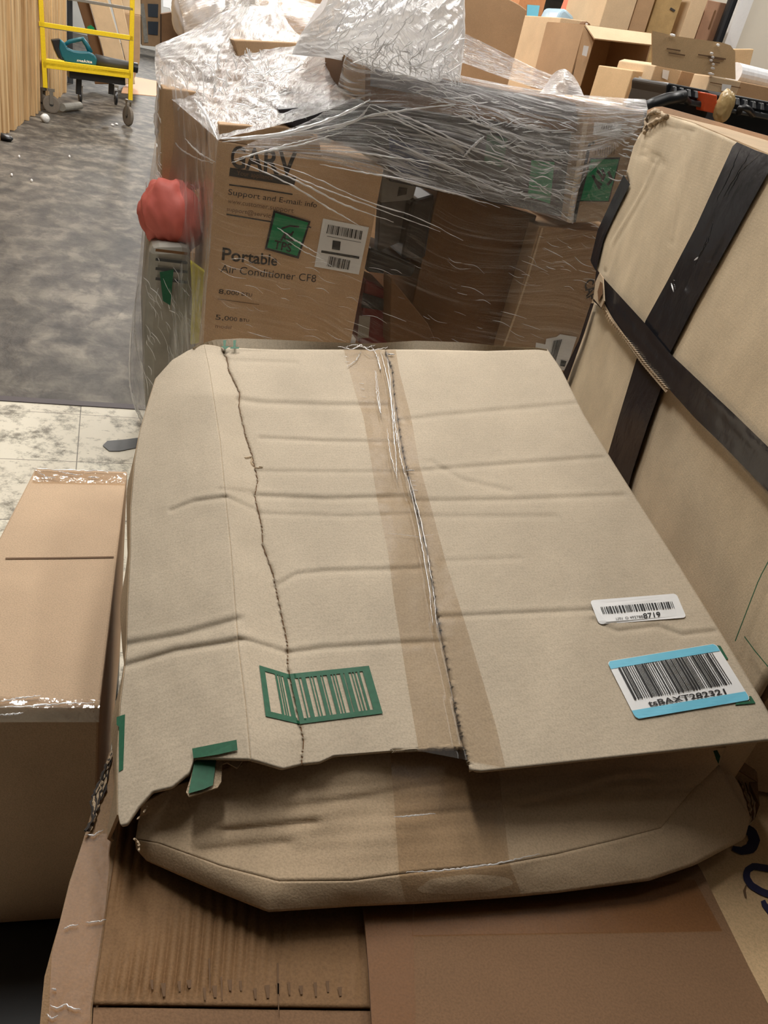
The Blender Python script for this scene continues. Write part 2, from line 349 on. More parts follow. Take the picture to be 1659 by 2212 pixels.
def plank_mat():
    nt = NT('rough_planks'); co = nt.n('ShaderNodeTexCoord').outputs['Object']
    mp = nt.n('ShaderNodeMapping', {'Vector': co, 'Scale': (9, 9, 0.5)}).outputs[0]
    n1 = nt.n('ShaderNodeTexNoise', {'Vector': mp, 'Scale': 1.5, 'Detail': 5.0, 'Roughness': 0.6}).outputs[0]
    mp2 = nt.n('ShaderNodeMapping', {'Vector': co, 'Scale': (60, 60, 1.5)}).outputs[0]
    n2 = nt.n('ShaderNodeTexNoise', {'Vector': mp2, 'Scale': 1.0, 'Detail': 3.0}).outputs[0]
    a = ramp(nt, n1, [(0.3, lin(168, 130, 84)), (0.5, lin(206, 170, 122)), (0.7, lin(228, 198, 150))]); b = ramp(nt, n2, [(0.3, 0.8), (0.6, 1.05)])
    c = nt.n('ShaderNodeMix', {0: 1.0, 6: a, 7: b}, data_type='RGBA', blend_type='MULTIPLY').outputs[2]
    return nt.done(nt.n('ShaderNodeBsdfPrincipled', {'Base Color': c, 'Roughness': 0.65}).outputs[0])
m = MB(); s = -5.0; r_ = random.Random(3)
L_ = np.linalg.norm(at_z(150, 196, 0) - wb)
while s < L_:
    w_ = r_.choice([0.10, 0.13, 0.16, 0.2]); dd = r_.uniform(0.0, 0.05)
    m.box(wb + wd * s - wn * 0.06, wd * (w_ - 0.04), wn * (0.06 + dd), [0, 0, 4.4]); s += w_
m.box(wb + wd * -5 - wn * 0.14, wd * (L_ + 5), wn * 0.05, [0, 0, 4.4])
struct(m.build('wall_left', plank_mat(), bevel=0.004))
# far end and right hand walls, ceiling
BK = at_z(240, 122, 0)[:] ; BK = AL * 34.0
slab('wall_back', BK - AC * 16 + np.array([0, 0, 5.0]), AC * 36, AL * 0.15, 5.0, wallb)
RW = at_Y(1620, 60, 6.6)
slab('wall_right', np.array([RW[0], RW[1], 5.0]) - AC * 0.6, AC * 9, AL * 0.15, 5.0, wallm)
slab('ceiling', AL * -1.0 - AC * 16 + np.array([0, 0, 4.9]), AC * 36, AL * 36, 0.1, plain('ceiling_paint', (225, 222, 214), 0.9))
slab('wall_front_blocker', np.array([-9, -2.2, 5.0]), np.array([14, 0, 0.]), np.array([0, -.15, 0]), 5.0, plain('front_blocker', (70, 60, 50), .9))  # unseen dark wall added behind the camera to block ambient light
# ============================================================ THE CRUSHED CARTON ON TOP OF THE HEAP
Ad = ray(500, -338); Ad /= np.linalg.norm(Ad); Bd = ray(9050, 861); Bd /= np.linalg.norm(Bd)
Bd = Bd - Ad * (Ad @ Bd); Bd /= np.linalg.norm(Bd)
Nd = np.cross(Bd, Ad); Nd /= np.linalg.norm(Nd)
TOP = Plane(at_z(1015, 1665, 0.85), Nd)
SIG = 1.0 if (EYE - TOP.P) @ Nd > 0 else -1.0
ridge = [(440, 745), (452, 800), (475, 950), (487, 1075), (498, 1180), (515, 1400), (530, 1520), (541, 1642)]
tear = [(478, 752), (490, 775), (494, 800), (518, 850), (516, 880), (530, 940), (545, 985), (557, 1040), (550, 1072), (566, 1140), (568, 1180), (590, 1240), (600, 1290), (621, 1390), (622, 1440), (647, 1560), (656, 1600), (652, 1652)]
seam = [(832, 757), (848, 800), (853, 860), (868, 960), (880, 1020), (905, 1120), (925, 1200), (945, 1330), (965, 1430), (985, 1540), (1003, 1620), (1015, 1665)]
ledge = [(338, 818), (325, 860), (303, 935), (292, 1000), (284, 1100), (283, 1200), (278, 1300), (276, 1400), (272, 1440), (262, 1520), (256, 1640), (257, 1760)]
creases = [([(490, 780), (640, 785)], .002, 5), ([(515, 865), (560, 872), (700, 877), (835, 878)], .004, 8), ([(560, 948), (700, 955), (860, 958)], .003, 6),
 ([(560, 1020), (700, 1022), (880, 1022)], .0022, 6), ([(550, 1073), (700, 1080), (885, 1075)], .004, 8), ([(560, 1112), (750, 1118), (895, 1112)], .002, 7),
 ([(595, 1270), (640, 1243), (700, 1236), (860, 1232), (930, 1228)], .003, 8), ([(625, 1412), (700, 1402), (860, 1392), (955, 1388)], .0035, 9),
 ([(370, 1105), (420, 1085), (487, 1076)], .004, 7), ([(275, 1395), (400, 1372), (515, 1340)], .0048, 11), ([(272, 1440), (380, 1408), (517, 1386)], .0055, 10),
 ([(487, 1076), (552, 1105)], .003, 7), ([(475, 1060), (545, 1065)], .002, 7), ([(515, 1380), (620, 1412)], .003, 8),
 ([(855, 912), (950, 900), (1262, 872)], .003, 7), ([(878, 1022), (960, 1015), (1300, 990)], .003, 7), ([(880, 1085), (1100, 1082), (1345, 1072)], .003, 8),
 ([(900, 1118), (1200, 1118)], .0018, 8), ([(950, 1335), (1100, 1328), (1280, 1320)], .003, 8), ([(1280, 1340), (1330, 1366), (1420, 1355), (1470, 1374), (1540, 1366)], .003, 8),
 ([(930, 1000), (1000, 1040), (1100, 1062)], .002, 8), ([(490, 762), (640, 757), (830, 752), (1180, 756)], .003, 6), ([(950, 1215), (1120, 1208)], .0015, 8)]
def seg_d(px, py, pl):
    d = np.full(np.shape(px), 1e9); sd = np.zeros(np.shape(px))
    for (x0, y0), (x1, y1) in zip(pl[:-1], pl[1:]):
        L = (x1 - x0) ** 2 + (y1 - y0) ** 2; t = np.clip(((px - x0) * (x1 - x0) + (py - y0) * (y1 - y0)) / L, 0, 1)
        ex, ey = px - x0 - t * (x1 - x0), py - y0 - t * (y1 - y0); q = np.hypot(ex, ey)
        c = q < d; d = np.where(c, q, d); sd = np.where(c, ey, sd)
    return d, sd
def xat(pl, y): P = np.array(pl, float); return np.interp(y, P[:, 1], P[:, 0])
def Mh(px, py):
    """height of the crumpled lid above its mean plane, metres"""
    px = np.asarray(px, float); py = np.asarray(py, float)
    xr, xt, xs, xl = xat(ridge, py), xat(tear, py), xat(seam, py), xat(ledge, py)
    fade = np.clip((py - 735) / 120, 0.25, 1)
    hl = 0.025 - 0.036 * np.clip((xr - px) / np.maximum(xr - xl, 1), 0, 1.3) ** 1.3
    hs = 0.025 - 0.025 * np.clip((px - xr) / np.maximum(xt - xr, 1), 0, 1)
    h = np.where(px < xr, hl, np.where(px < xt, hs, 0.0)) * fade
    h = np.where(px > xs, 0.007, h)
    h = h + np.where(px > xt, 0.0035 * np.exp(-((px - xt) / 60.0) ** 2) + 0.004 * np.sin(np.clip((px - xt) / np.maximum(xs - xt, 1), 0, 1) * 3.14), 0)
    for pl, dp, w in creases:
        d, sd = seg_d(px, py, pl); dp = dp * .62; w = w * .8; h = h - dp * np.exp(-(d / w) ** 2) + 0.45 * dp * np.exp(-((sd + 1.6 * w) / (1.3 * w)) ** 2) * np.exp(-(d / (3 * w)) ** 2)
    h = h + 0.0022 * fsum(px / 110, py / 110, 5) + 0.0006 * fsum(px / 22, py / 22, 6)
    return h
def mtop(extra=0.0, clampR=None):
    def f(x, y):
        h = float(Mh(min(x, float(xat(seam, y)) - 0.5) if clampR else x, y)); return TOP.hit(x, y, SIG * (h + extra))
    return f
BASEM = drop(TOP.hit(900, 1250), 0.725)
MT = thing('crushed_carton', 'crushed kraft carton topmost on the heap, with blue-banded barcode label and taped seam', 'box', BASEM)
k_top = kraft('cardboard_top', (196, 181, 159), flute=Ad, fl=0.0075, fstr=0.05, dirt=0.05)
k_front = kraft('cardboard_front', (196, 172, 142))
def panel(name, top, bottom, left, right, nu, nv, mat, extra=0.0, solid=0.004, clampR=False):
    S = coons(top, bottom, left, right, nu, nv).reshape(-1, 2); xs = S[:, 0].copy()
    if clampR: xs = np.minimum(xs, xat(seam, S[:, 1]) - 1)
    H_ = Mh(xs, S[:, 1]) + extra
    V = [TOP.hit(x, y, SIG * h) for (x, y), h in zip(S, H_)]
    return mk(name, V, gfaces(nv, nu), mat, MT, smooth=True, solid=solid)
# bottom-left panel with its ragged lower edge
panel('left_panel', [ledge[0], (372, 780), (405, 760), ridge[0]], [ledge[-1], (262, 1785), (275, 1782), (300, 1745), (330, 1712), (372, 1702), (408, 1672), (420, 1640), (470, 1640), ridge[-1]], ledge, ridge, 70, 240, k_top)
panel('fold_panel', [ridge[0], (462, 748), tear[0]], [ridge[-1], (570, 1650), (610, 1662), tear[-1]], ridge, tear, 26, 240, k_top)
panel('centre_panel', [tear[0], (600, 757), (720, 757), seam[0]], [tear[-1], (690, 1648), (720, 1634), (860, 1622), (1002, 1606), (1012, 1607)], tear, seam[:-1] + [(1012, 1607)], 90, 240, k_top, clampR=True)
redge = [(1182, 756), (1212, 800), (1262, 900), (1330, 1010), (1400, 1120), (1470, 1230), (1560, 1375), (1640, 1508), (1690, 1596)]
panel('right_flap', [(832, 757), (900, 757), (1050, 760), (1182, 756)], [(1015, 1665), (1040, 1667), (1200, 1650), (1450, 1623), (1690, 1596)], seam, redge, 110, 240, k_top, extra=0.0)
# rear rim that turns down behind the lid
rim = [(418, 752), (432, 744), (465, 736), (520, 733), (600, 736), (700, 741), (800, 744), (900, 738), (990, 741), (1110, 751), (1160, 752), (1182, 756)]
lowr = [(425, 762), (440, 755), (478, 757), (600, 757), (830, 757), (1050, 760), (1182, 757)]
S0, S1 = resample(rim, 90), resample(lowr, 90)
V = [TOP.hit(x, y, SIG * (-.004)) for x, y in S1] + [TOP.hit(x, y, SIG * 0.010) + azv(-17) * .0 for x, y in S0]
V += [TOP.hit(x, y, SIG * 0.008) + Ad * 0.012 + Nd * SIG * -0.14 for x, y in S0]
mk('rear_flap', V, gfaces(3, 90), k_top, MT, smooth=False, solid=0.004)
# body under the lid
foot = [(345, 830), (435, 765), (830, 768), (1178, 766), (1262, 915), (1470, 1245), (1655, 1575), (1540, 1600), (1000, 1602), (660, 1600), (420, 1600), (290, 1640), (282, 1440), (292, 1200), (298, 1000)]
up_ = [TOP.hit(x, y, SIG * -0.028) for x, y in foot]; n = len(foot)
V = up_ + [drop(p, 0.735) for p in up_]
mk('body', V, [tuple(range(n)), tuple(range(2 * n - 1, n - 1, -1))] + [(i, i + n, (i + 1) % n + n, (i + 1) % n) for i in range(n)], k_front, MT)
# left skirt visible beside the lid
sk = resample(ledge, 60); V = [TOP.hit(x, y, SIG * (float(Mh(x, y)) - .002)) for x, y in sk]
V2 = [p + np.array([0.004 * math.sin(i * .4), 0, 0]) + Nd * SIG * -0.05 - Bd * 0.012 for i, p in enumerate(V)]; V3 = [drop(p + Bd * 0.004, 0.735) for p in V2]
mk('side_panel', V + V2 + V3, gfaces(3, 60), k_front, MT, solid=0.004)
# front end: bulging end wall in two facets
def zc(pts): return [at_z(*p) for p in pts]
up = [(306, 1735, .782), (372, 1700, .79), (560, 1635, .812), (760, 1625, .832), (1010, 1610, .832), (1250, 1615, .838), (1420, 1610, .845), (1568, 1612, .862)]
mid = [(294, 1812, .755), (345, 1822, .762), (480, 1872, .772), (600, 1904, .778), (760, 1902, .782), (900, 1884, .782), (1080, 1868, .782), (1200, 1846, .784), (1330, 1815, .788), (1425, 1790, .79), (1480, 1722, .80), (1550, 1650, .825)]
low = [(298, 1832, .742), (320, 1858, .742), (450, 1915, .752), (580, 1968, .758), (760, 1955, .758), (900, 1950, .758), (1080, 1938, .758), (1200, 1928, .76), (1400, 1902, .763), (1500, 1868, .766), (1606, 1812, .762), (1618, 1765, .765)]
def facet(name, a, b, nu, nv, mat, bulge=0.0, wr=0.002, seed=3):
    A_, B_ = resample(a, nu), resample(b, nu); V = []
    for i in range(nv):
        t = i / (nv - 1)
        for j in range(nu):
            q = A_[j] * (1 - t) + B_[j] * t; e = math.sin(math.pi * t)
            z = q[2] + bulge * e + wr * e * float(fsum(q[0] / 70, q[1] / 45, seed))
            if name == 'end_flap':
                for pl, dp, w in fcreases:
                    dp = dp * .5; d, sd = seg_d(q[0], q[1], pl); z += -dp * math.exp(-(d / w) ** 2) + .7 * dp * math.exp(-((sd + 1.7 * w) / (1.2 * w)) ** 2) * math.exp(-(d / (3 * w)) ** 2)
            V.append(at_z(q[0], q[1], z))
    return mk(name, V, gfaces(nv, nu), mat, MT, smooth=True, solid=0.004)
fcreases = [([(480, 1795), (580, 1787), (680, 1776)], .006, 9), ([(430, 1838), (520, 1830), (620, 1822)], .005, 11), ([(620, 1745), (780, 1722), (900, 1700), (960, 1692)], .003, 8),
            ([(1130, 1740), (1250, 1715), (1330, 1688), (1390, 1682)], .006, 9), ([(1290, 1712), (1400, 1712), (1500, 1700)], .003, 8), ([(850, 1765), (1080, 1745)], .002, 6)]
facet('end_flap', up, mid, 130, 40, k_front, bulge=-0.006, wr=0.005)
facet('end_wall', mid, low, 130, 12, k_front, bulge=0.002, wr=0.0015, seed=4)
V = [at_z(x, y, z) for x, y, z in [(1550, 1650, .825), (1480, 1722, .80), (1425, 1790, .79), (1335, 1800, .786), (1400, 1902, .762), (1606, 1812, .760), (1618, 1765, .762), (1600, 1705, .775), (1568, 1650, .80)]]
mk('end_corner', V, [(0, 1, 2, 3, 4, 5, 6, 7, 8)], k_front, MT, solid=0.003)
# torn curled paper flap with green print
tp = [(418, 1640), (512, 1622), (524, 1645), (512, 1660), (490, 1648), (480, 1652), (478, 1690), (470, 1702), (440, 1712), (408, 1722), (402, 1712), (412, 1680)]
V = [TOP.hit(x, y, SIG * (0.006 + 0.0015 * math.sin(i * 2.1))) for i, (x, y) in enumerate(tp)]
mk('torn_paper', V, [tuple(range(len(V)))], k_torn if False else M['k_torn'], MT, solid=0.002)
poly_on(lambda x, y: TOP.hit(x, y, SIG * 0.0095), [(421, 1640), (468, 1632), (460, 1696), (440, 1705), (407, 1714)], M['green'], MT, 'green_print')
for k, (a, b, r) in enumerate([((300, 1742), (330, 1712), 4), ((296, 1770), (318, 1742), 5), ((290, 1812), (300, 1838), 5), ((505, 1635), (522, 1655), 3)]):
    q = resample([a, ((a[0] + b[0]) / 2 + 5, (a[1] + b[1]) / 2 - 4), b], 8); m = MB()
    m.tube([TOP.hit(x, y, SIG * (-.012 + .004 * math.sin(i * 1.7 + k))) for i, (x, y) in enumerate(q)], [0.0006 + .0008 * random.random() for _ in q], 6); m.build('ragged_edge', M['k_torn'], MT)
def ragged(pl, amp, extra, r, name, n=90, seed=0):
    R = random.Random(seed); q = resample(pl, n); m = MB()
    m.tube([mtop(extra)(x + R.uniform(-amp, amp), y + R.uniform(-1, 1)) for x, y in q], [r * R.uniform(.5, 1.3) for _ in q], 5); return m.build(name, M['k_torn'], MT)
ragged(ridge, 1.2, 0.0003, 0.0007, 'perforated_crease', 260, 1)
ragged([(420, 1640), (470, 1634), (512, 1624)], 1, .001, .0014, 'ragged_edge', 20, 2)
ragged([(530, 990), (545, 988), (540, 1000), (552, 1012), (566, 1010)], 2, .002, .002, 'ragged_edge', 14, 3)
# tear line: a thin open gap with a lifted lip
q = resample(tear, 200); m = MB(); R = random.Random(5)
m.tube([TOP.hit(x + R.uniform(-1, 1), y, SIG * (float(Mh(x + 3, y)) + .0006)) for x, y in q], .0006, 4); m.build('tear_line', M['k_dark'], MT)
# prints
g = mtop(0.0033)
def quadrects(quad, rects, nm, mat=None): return rects_on(g, quad, rects, mat or M['green'], MT, nm)
QL = [(560, 1437), (623, 1456), (648, 1564), (574, 1547)]; QR = [(623, 1456), (797, 1438), (827, 1541), (648, 1564)]
rl = [(0, 0, 1, .1), (0, .9, 1, 1), (0, 0, .17, 1)] + [(a, .1, a + w, .9) for a, w in [(.5, .07), (.61, .04), (.68, .04), (.78, .14)]]
rr = [(0, 0, 1, .1), (0, .9, 1, 1), (.9, 0, 1, 1), (0, 0, .06, 1)] + [(a, .1, a + w, .9) for a, w in [(.1, .015), (.14, .05), (.235, .015), (.27, .015), (.325, .045), (.385, .015), (.45, .045), (.515, .015), (.55, .015), (.615, .04), (.665, .055), (.75, .014), (.785, .02), (.83, .03)]]
quadrects(QL, rl, 'printed_barcode'); quadrects(QR, rr, 'printed_barcode')
poly_on(mtop(.0048), [(415, 1617), (511, 1598), (513, 1620), (470, 1630), (418, 1638)], M['green'], MT, 'green_print')
poly_on(mtop(.003), [(252, 1549), (270, 1543), (266, 1662), (257, 1667), (257, 1570), (252, 1566)], M['green'], MT, 'green_print')
gr = lambda x, y: TOP.hit(x, y, SIG * 0.0135)
for x in (486, 507):
    poly_on(gr, [(x - 4, 735), (x + 3, 735), (x + 1, 748), (x + 10, 748), (x + 1, 755), (x - 9, 748), (x - 3, 748)] if x < 500 else [(x - 3, 735), (x + 3, 735), (x + 2, 749), (x + 10, 750), (x + 9, 753), (x - 10, 753), (x - 9, 750), (x - 3, 749)], M['green'], MT, 'green_arrow')
poly_on(g, [(1548, 1394), (1556, 1395), (1573, 1424), (1566, 1425)], M['green'], MT, 'green_print')
poly_on(g, [(1588, 1523), (1632, 1519), (1622, 1503), (1616, 1505), (1622, 1514), (1590, 1518)], M['green'], MT, 'green_print')
poly_on(lambda x, y: at_z(x, y, .862), [(1541, 1622), (1549, 1620), (1556, 1634), (1552, 1650), (1547, 1640)], M['green'], MT, 'green_print')
# labels stuck to the lid
gl = mtop(0.0034); gi = mtop(0.0046)
lb = sheet_on(gl, [(1274, 1297), (1461, 1282), (1483, 1334), (1294, 1349)], M['white'], MT, 'barcode_label', corner=0.04)
bars_on(gi, [(1297, 1311), (1452, 1299), (1457, 1313), (1303, 1326)], barspans(34, 2), M['ink'], lb)
text_on(gi, '8719', [(1388, 1325), (1425, 1321), (1428, 1332), (1391, 1336)], M['ink'], lb, bold=True)
text_on(gi, 'LPN  O 492788', [(1330, 1334), (1388, 1329), (1390, 1334.5), (1332, 1339)], M['greytxt'], lb)
Q = [(1311, 1429), (1546, 1390), (1622, 1512), (1374, 1554)]
lb2 = sheet_on(gl, Q, M['white'], MT, 'shipping_label', corner=0.035, nu=12)
gb = mtop(0.0041)
def band(v0, v1):
    h = homog(Q); c = .035; n = 16; V = []; F_ = []
    for v in np.linspace(v0, v1, 5):
        dv = min(v, 1 - v); rr_ = 0.08; ins = c - math.sqrt(max(0, c * c - (c * (1 - min(1, dv / rr_))) ** 2)) if dv < rr_ else 0
        V += [gb(*h(u, v)) for u in np.linspace(ins + .002, 1 - ins - .002, n)]
    return mk('blue_band', V, gfaces(5, n), M['blue'], lb2)
band(0.004, .135); band(.855, .996)
bars_on(gi, [(1335, 1442), (1538, 1409), (1581, 1477), (1371, 1511)], barspans(46, 9), M['ink'], lb2)
text_on(gi, 'tsBAXT282321', [(1397, 1514), (1564, 1487), (1570, 1499), (1403, 1526)], M['ink'], lb2, bold=True)
# clear packing tape along the seam, and down the front
tape = clear_tape('packing_tape', (0.86, 0.81, 0.75, 1), 0.015, 0.3, 0.2, 0.02)
tl = [(742, 752), (752, 790), (768, 850), (785, 900), (800, 985), (815, 1080), (838, 1190), (852, 1300), (868, 1400), (884, 1500), (905, 1622)]
tr_ = [(855, 756), (862, 800), (888, 900), (905, 1000), (930, 1090), (962, 1210), (1000, 1330), (1040, 1460), (1072, 1570), (1092, 1658)]
S = []
for (a, b) in zip(resample(tl, 140), resample(tr_, 140)):
    sx = float(xat(seam, (a[1] + b[1]) / 2))
    for u in np.linspace(0, 1, 26): S.append(a * (1 - u) + b * u)
S = np.array(S); Hh = Mh(S[:, 0], S[:, 1]); Hh = np.maximum(Hh, np.where(S[:, 0] > xat(seam, S[:, 1]) - 12, Mh(S[:, 0] + 14, S[:, 1]), -1)) + .0029
hh = Hh.copy()
mk('seam_tape', [TOP.hit(x, y, SIG * h) for (x, y), h in zip(S, hh)], gfaces(140, 26), tape, MT, smooth=True)
A_, B_ = resample(up, 130), resample(mid, 130)
def tapestrip(a, b, j0, j1, nv, lift):
    A2, B2 = resample(a, 130), resample(b, 130); V = []
    js = np.linspace(j0, j1, 20)
    for i in range(nv):
        for j in js:
            k = min(int(j), 128); f = j - k; p = A2[k] * (1 - f) + A2[k + 1] * f; q = B2[k] * (1 - f) + B2[k + 1] * f; t = i / (nv - 1); w = p * (1 - t) + q * t
            V.append(at_z(w[0], w[1], w[2] + lift))
    return mk('end_tape', V, gfaces(nv, 20), tape, MT, smooth=True)
tapestrip(up, mid, 56, 79, 40, .0035); tapestrip(mid, low, 56, 79, 12, .0035)
# loose wrinkled tape strands on the seam, whitened to read as lamp highlights
def strand(surf, pts, r, parent, name='tape_wrinkle_glint', n=40, jit=0.0, seed=0, mat=None, flat=True):
    R = random.Random(seed); q = resample(pts, n); m = MB()
    P3 = [surf(x + R.uniform(-jit, jit), y + R.uniform(-jit, jit)) for x, y in q]
    rr = [r * (0.35 + 0.65 * math.sin(math.pi * (i + .5) / n)) * R.uniform(.7, 1.2) for i in range(n)]
    m.tube(P3, rr, 5); return m.build(name, mat or M['fold_glint'], parent, smooth=True)
gs = mtop(0.014)
for k, (pts, r) in enumerate([([(835, 760), (842, 820), (848, 900), (856, 1000), (857, 1035)], .0013), ([(810, 800), (814, 850), (822, 895), (818, 850), (812, 800)], .001), ([(822, 760), (838, 820), (846, 880), (850, 940)], .0014),
    ([(880, 1030), (900, 1120), (915, 1200), (928, 1280), (935, 1352)], .0010), ([(884, 1030), (908, 1120), (924, 1200), (938, 1290), (944, 1355)], .0010), ([(836, 925), (843, 980), (857, 1030)], .0009),
    ([(858, 930), (864, 985), (876, 1030)], .0011), ([(850, 870), (852, 905), (858, 960)], .0012), ([(730, 748), (760, 755), (780, 745), (800, 758), (838, 750)], .0012), ([(750, 792), (770, 778), (780, 760)], .0009),
    ([(745, 750), (765, 744), (790, 752), (815, 744)], .001), ([(838, 1152), (880, 1156), (905, 1160), (938, 1154)], .0004), ([(800, 745), (812, 762), (822, 800), (818, 770)], .0012), ([(876, 1016), (896, 1016)], .0012), ([(838, 765), (852, 766)], .0014)]):
    strand(gs if k < 9 else mtop(.006), pts, r, MT, seed=k, jit=1.0)
for k, (x, y) in enumerate([(748, 770), (750, 781), (781, 828), (783, 840), (786, 857), (893, 1038), (895, 1048), (898, 1058)]):
    strand(mtop(.004), [(x - 5, y), (x + 5, y + 1)], .0006, MT, n=5, seed=k)
gz = lambda z: (lambda x, y: at_z(x, y, z))
strand(gz(.812), [(850, 1765), (890, 1762), (940, 1757)], .0009, MT, jit=1)
strand(gz(.792), [(876, 1884), (960, 1880), (1060, 1868), (1165, 1845)], .0011, MT, jit=1.5, n=60)
# ============================================================ BIG OPEN CARTON UNDERNEATH
ZU = 0.72
zl = gz(ZU)
U = thing('large_carton', 'huge brown carton under the heap with a ribbed left flap and blue lettering at right', 'box', (0.15, 0.6, 0))
fp = [at_z(240, 1640, ZU - .012), at_z(150, 1920, ZU - .012), at_z(98, 2160, ZU - .012), at_z(84, 2300, ZU - .012), at_z(1900, 2300, ZU - .012), np.array([.80, .62, ZU - .012]), np.array([.495, .78, ZU - .012]), np.array([.47, 1.35, ZU - .012]), np.array([-.40, 1.15, ZU - .012])]
fp = fp[:4] + [np.array([.98, .20, ZU - .012]), np.array([1.02, 2.45, ZU - .012]), np.array([.42, 2.45, ZU - .012]), np.array([.40, 1.35, ZU - .012]), fp[8]]
m = MB(); m.prism([drop(p, 0.0) for p in fp], [0, 0, ZU - .014]); m.build('body', M['k_lower_shade'], U, bevel=.004)
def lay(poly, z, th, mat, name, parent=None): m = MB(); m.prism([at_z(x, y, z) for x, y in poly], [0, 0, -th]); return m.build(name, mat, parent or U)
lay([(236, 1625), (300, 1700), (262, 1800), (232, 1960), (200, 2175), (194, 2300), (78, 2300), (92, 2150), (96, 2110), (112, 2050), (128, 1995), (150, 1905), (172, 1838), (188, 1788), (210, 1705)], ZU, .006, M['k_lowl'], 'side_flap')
# ribbed crushed panel (real ridges)
cl = [(262, 1700), (258, 1800), (232, 1960), (202, 2170)]; crr = [(840, 1700), (800, 1900), (803, 2050), (808, 2178)]
S = coons([cl[0], crr[0]], [cl[-1], crr[-1]], cl, crr, 220, 60)
V = []
for i in range(60):
    for j in range(220):
        x, y = S[i, j]; u = j / 219; am = .0028 * (0.35 + .65 * max(0, math.cos(u * 2.2))) * (0.55 + .45 * math.sin(i / 9 + u * 7)) * min(1, (59 - i) / 5)
        V.append(at_z(x, y, ZU + .003 + am * math.sin(u * 150 + .5 * math.sin(i * .12)) + .0018 * fsum(x / 60, y / 200, 9)))
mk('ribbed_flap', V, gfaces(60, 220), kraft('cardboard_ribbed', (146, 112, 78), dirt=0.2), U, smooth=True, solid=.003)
lay([(202, 2176), (808, 2184), (812, 2300), (194, 2300)], ZU + .002, .004, M['k_lower_shade'], 'hem_flap')
def smear(x, y, L, w):      # scuff marks at the foot of the ribs
    stroke_on(gz(ZU + .0062), [(x, y), (x + 2, y + L)], [w, w * .5], kd, U, 'scuff_mark')
kd = plain('scuff', (112, 84, 58), 0.8)
R = random.Random(4)
for k in range(16): smear(330 + k * 27 + R.uniform(-5, 5), 2128 + R.uniform(-14, 10), R.uniform(14, 30), R.uniform(6, 12))
for x, y, L in [(452, 2070, 70), (600, 2080, 110), (478, 2110, 50)]: smear(x, y, L, 4)
lay([(790, 1800), (785, 1960), (797, 2100), (808, 2300), (1750, 2330), (1659, 2172), (1515, 1880), (1440, 1760)], ZU + .018, .004, M['k_lower_shade'], 'front_flap')
lay([(1400, 1700), (1500, 1860), (1660, 2170), (1740, 2320), (1900, 2300), (1900, 1640), (1560, 1640)], ZU + .003, .004, M['k_tan'], 'right_flap')
lt = clear_tape('old_tape', (0.96, 0.90, 0.82, 1), .012, .4, .25, .0)
lay([(242, 1800), (228, 1960), (196, 2175), (190, 2300), (100, 2300), (112, 2060), (150, 1910), (185, 1800)], ZU + .0025, .001, lt, 'side_tape')
lay([(785, 1930), (890, 1920), (900, 2300), (808, 2300)], ZU + .0195, .001, lt, 'flap_tape')
lay([(900, 1930), (1500, 1900), (1560, 2010), (890, 2020)], ZU + .0195, .001, lt, 'flap_tape')
for k, pts in enumerate([[(136, 2006), (150, 2000), (170, 1998)], [(186, 1992), (205, 1992), (228, 1987)], [(183, 1803), (200, 1805), (222, 1792)], [(190, 1795), (198, 1785), (200, 1772)], [(108, 2170), (125, 2178), (140, 2168), (150, 2175), (175, 2182)], [(100, 2190), (112, 2200), (125, 2194)], [(112, 2136), (122, 2138)]]):
    strand(gz(ZU + .005), pts, .0008, U, seed=20 + k, jit=1.5, n=14)
# crushed torn edge at left
for k in range(7):
    x0 = 236 - k * 2.2; m = MB(); q = resample([(x0 + 8, 1615 + k * 6), (x0 - 8 - k * 3, 1700 + k * 5), (x0 - 34 + k * 2, 1770), (x0 - 40, 1795)], 26)
    m.tube([at_z(x + R.uniform(-2, 2), y, ZU + .004 + .001 * k) for x, y in q], [.0014 * R.uniform(.4, 1.3) for _ in q], 5); m.build('torn_edge', M['k_torn'] if k % 2 else M['greytxt'], U)
gw = gz(ZU + .0045)
stroke_on(gw, [(1582, 1832), (1602, 1838), (1622, 1832), (1630, 1815), (1624, 1798), (1612, 1790)], [10, 26, 20], M['navy'], U, 'blue_lettering')
stroke_on(gw, [(1700, 1885), (1659, 1876), (1628, 1871), (1614, 1880), (1612, 1895), (1622, 1912), (1645, 1926), (1700, 1945)], 15, M['navy'], U, 'blue_lettering')
stroke_on(gw, [(1700, 1990), (1670, 1975), (1652, 1955), (1648, 1945)], [22, 16, 10], M['navy'], U, 'blue_lettering')
stroke_on(gw, [(1612, 1912), (1608, 1925), (1612, 1940)], [3, 6, 3], kd, U, 'stain')
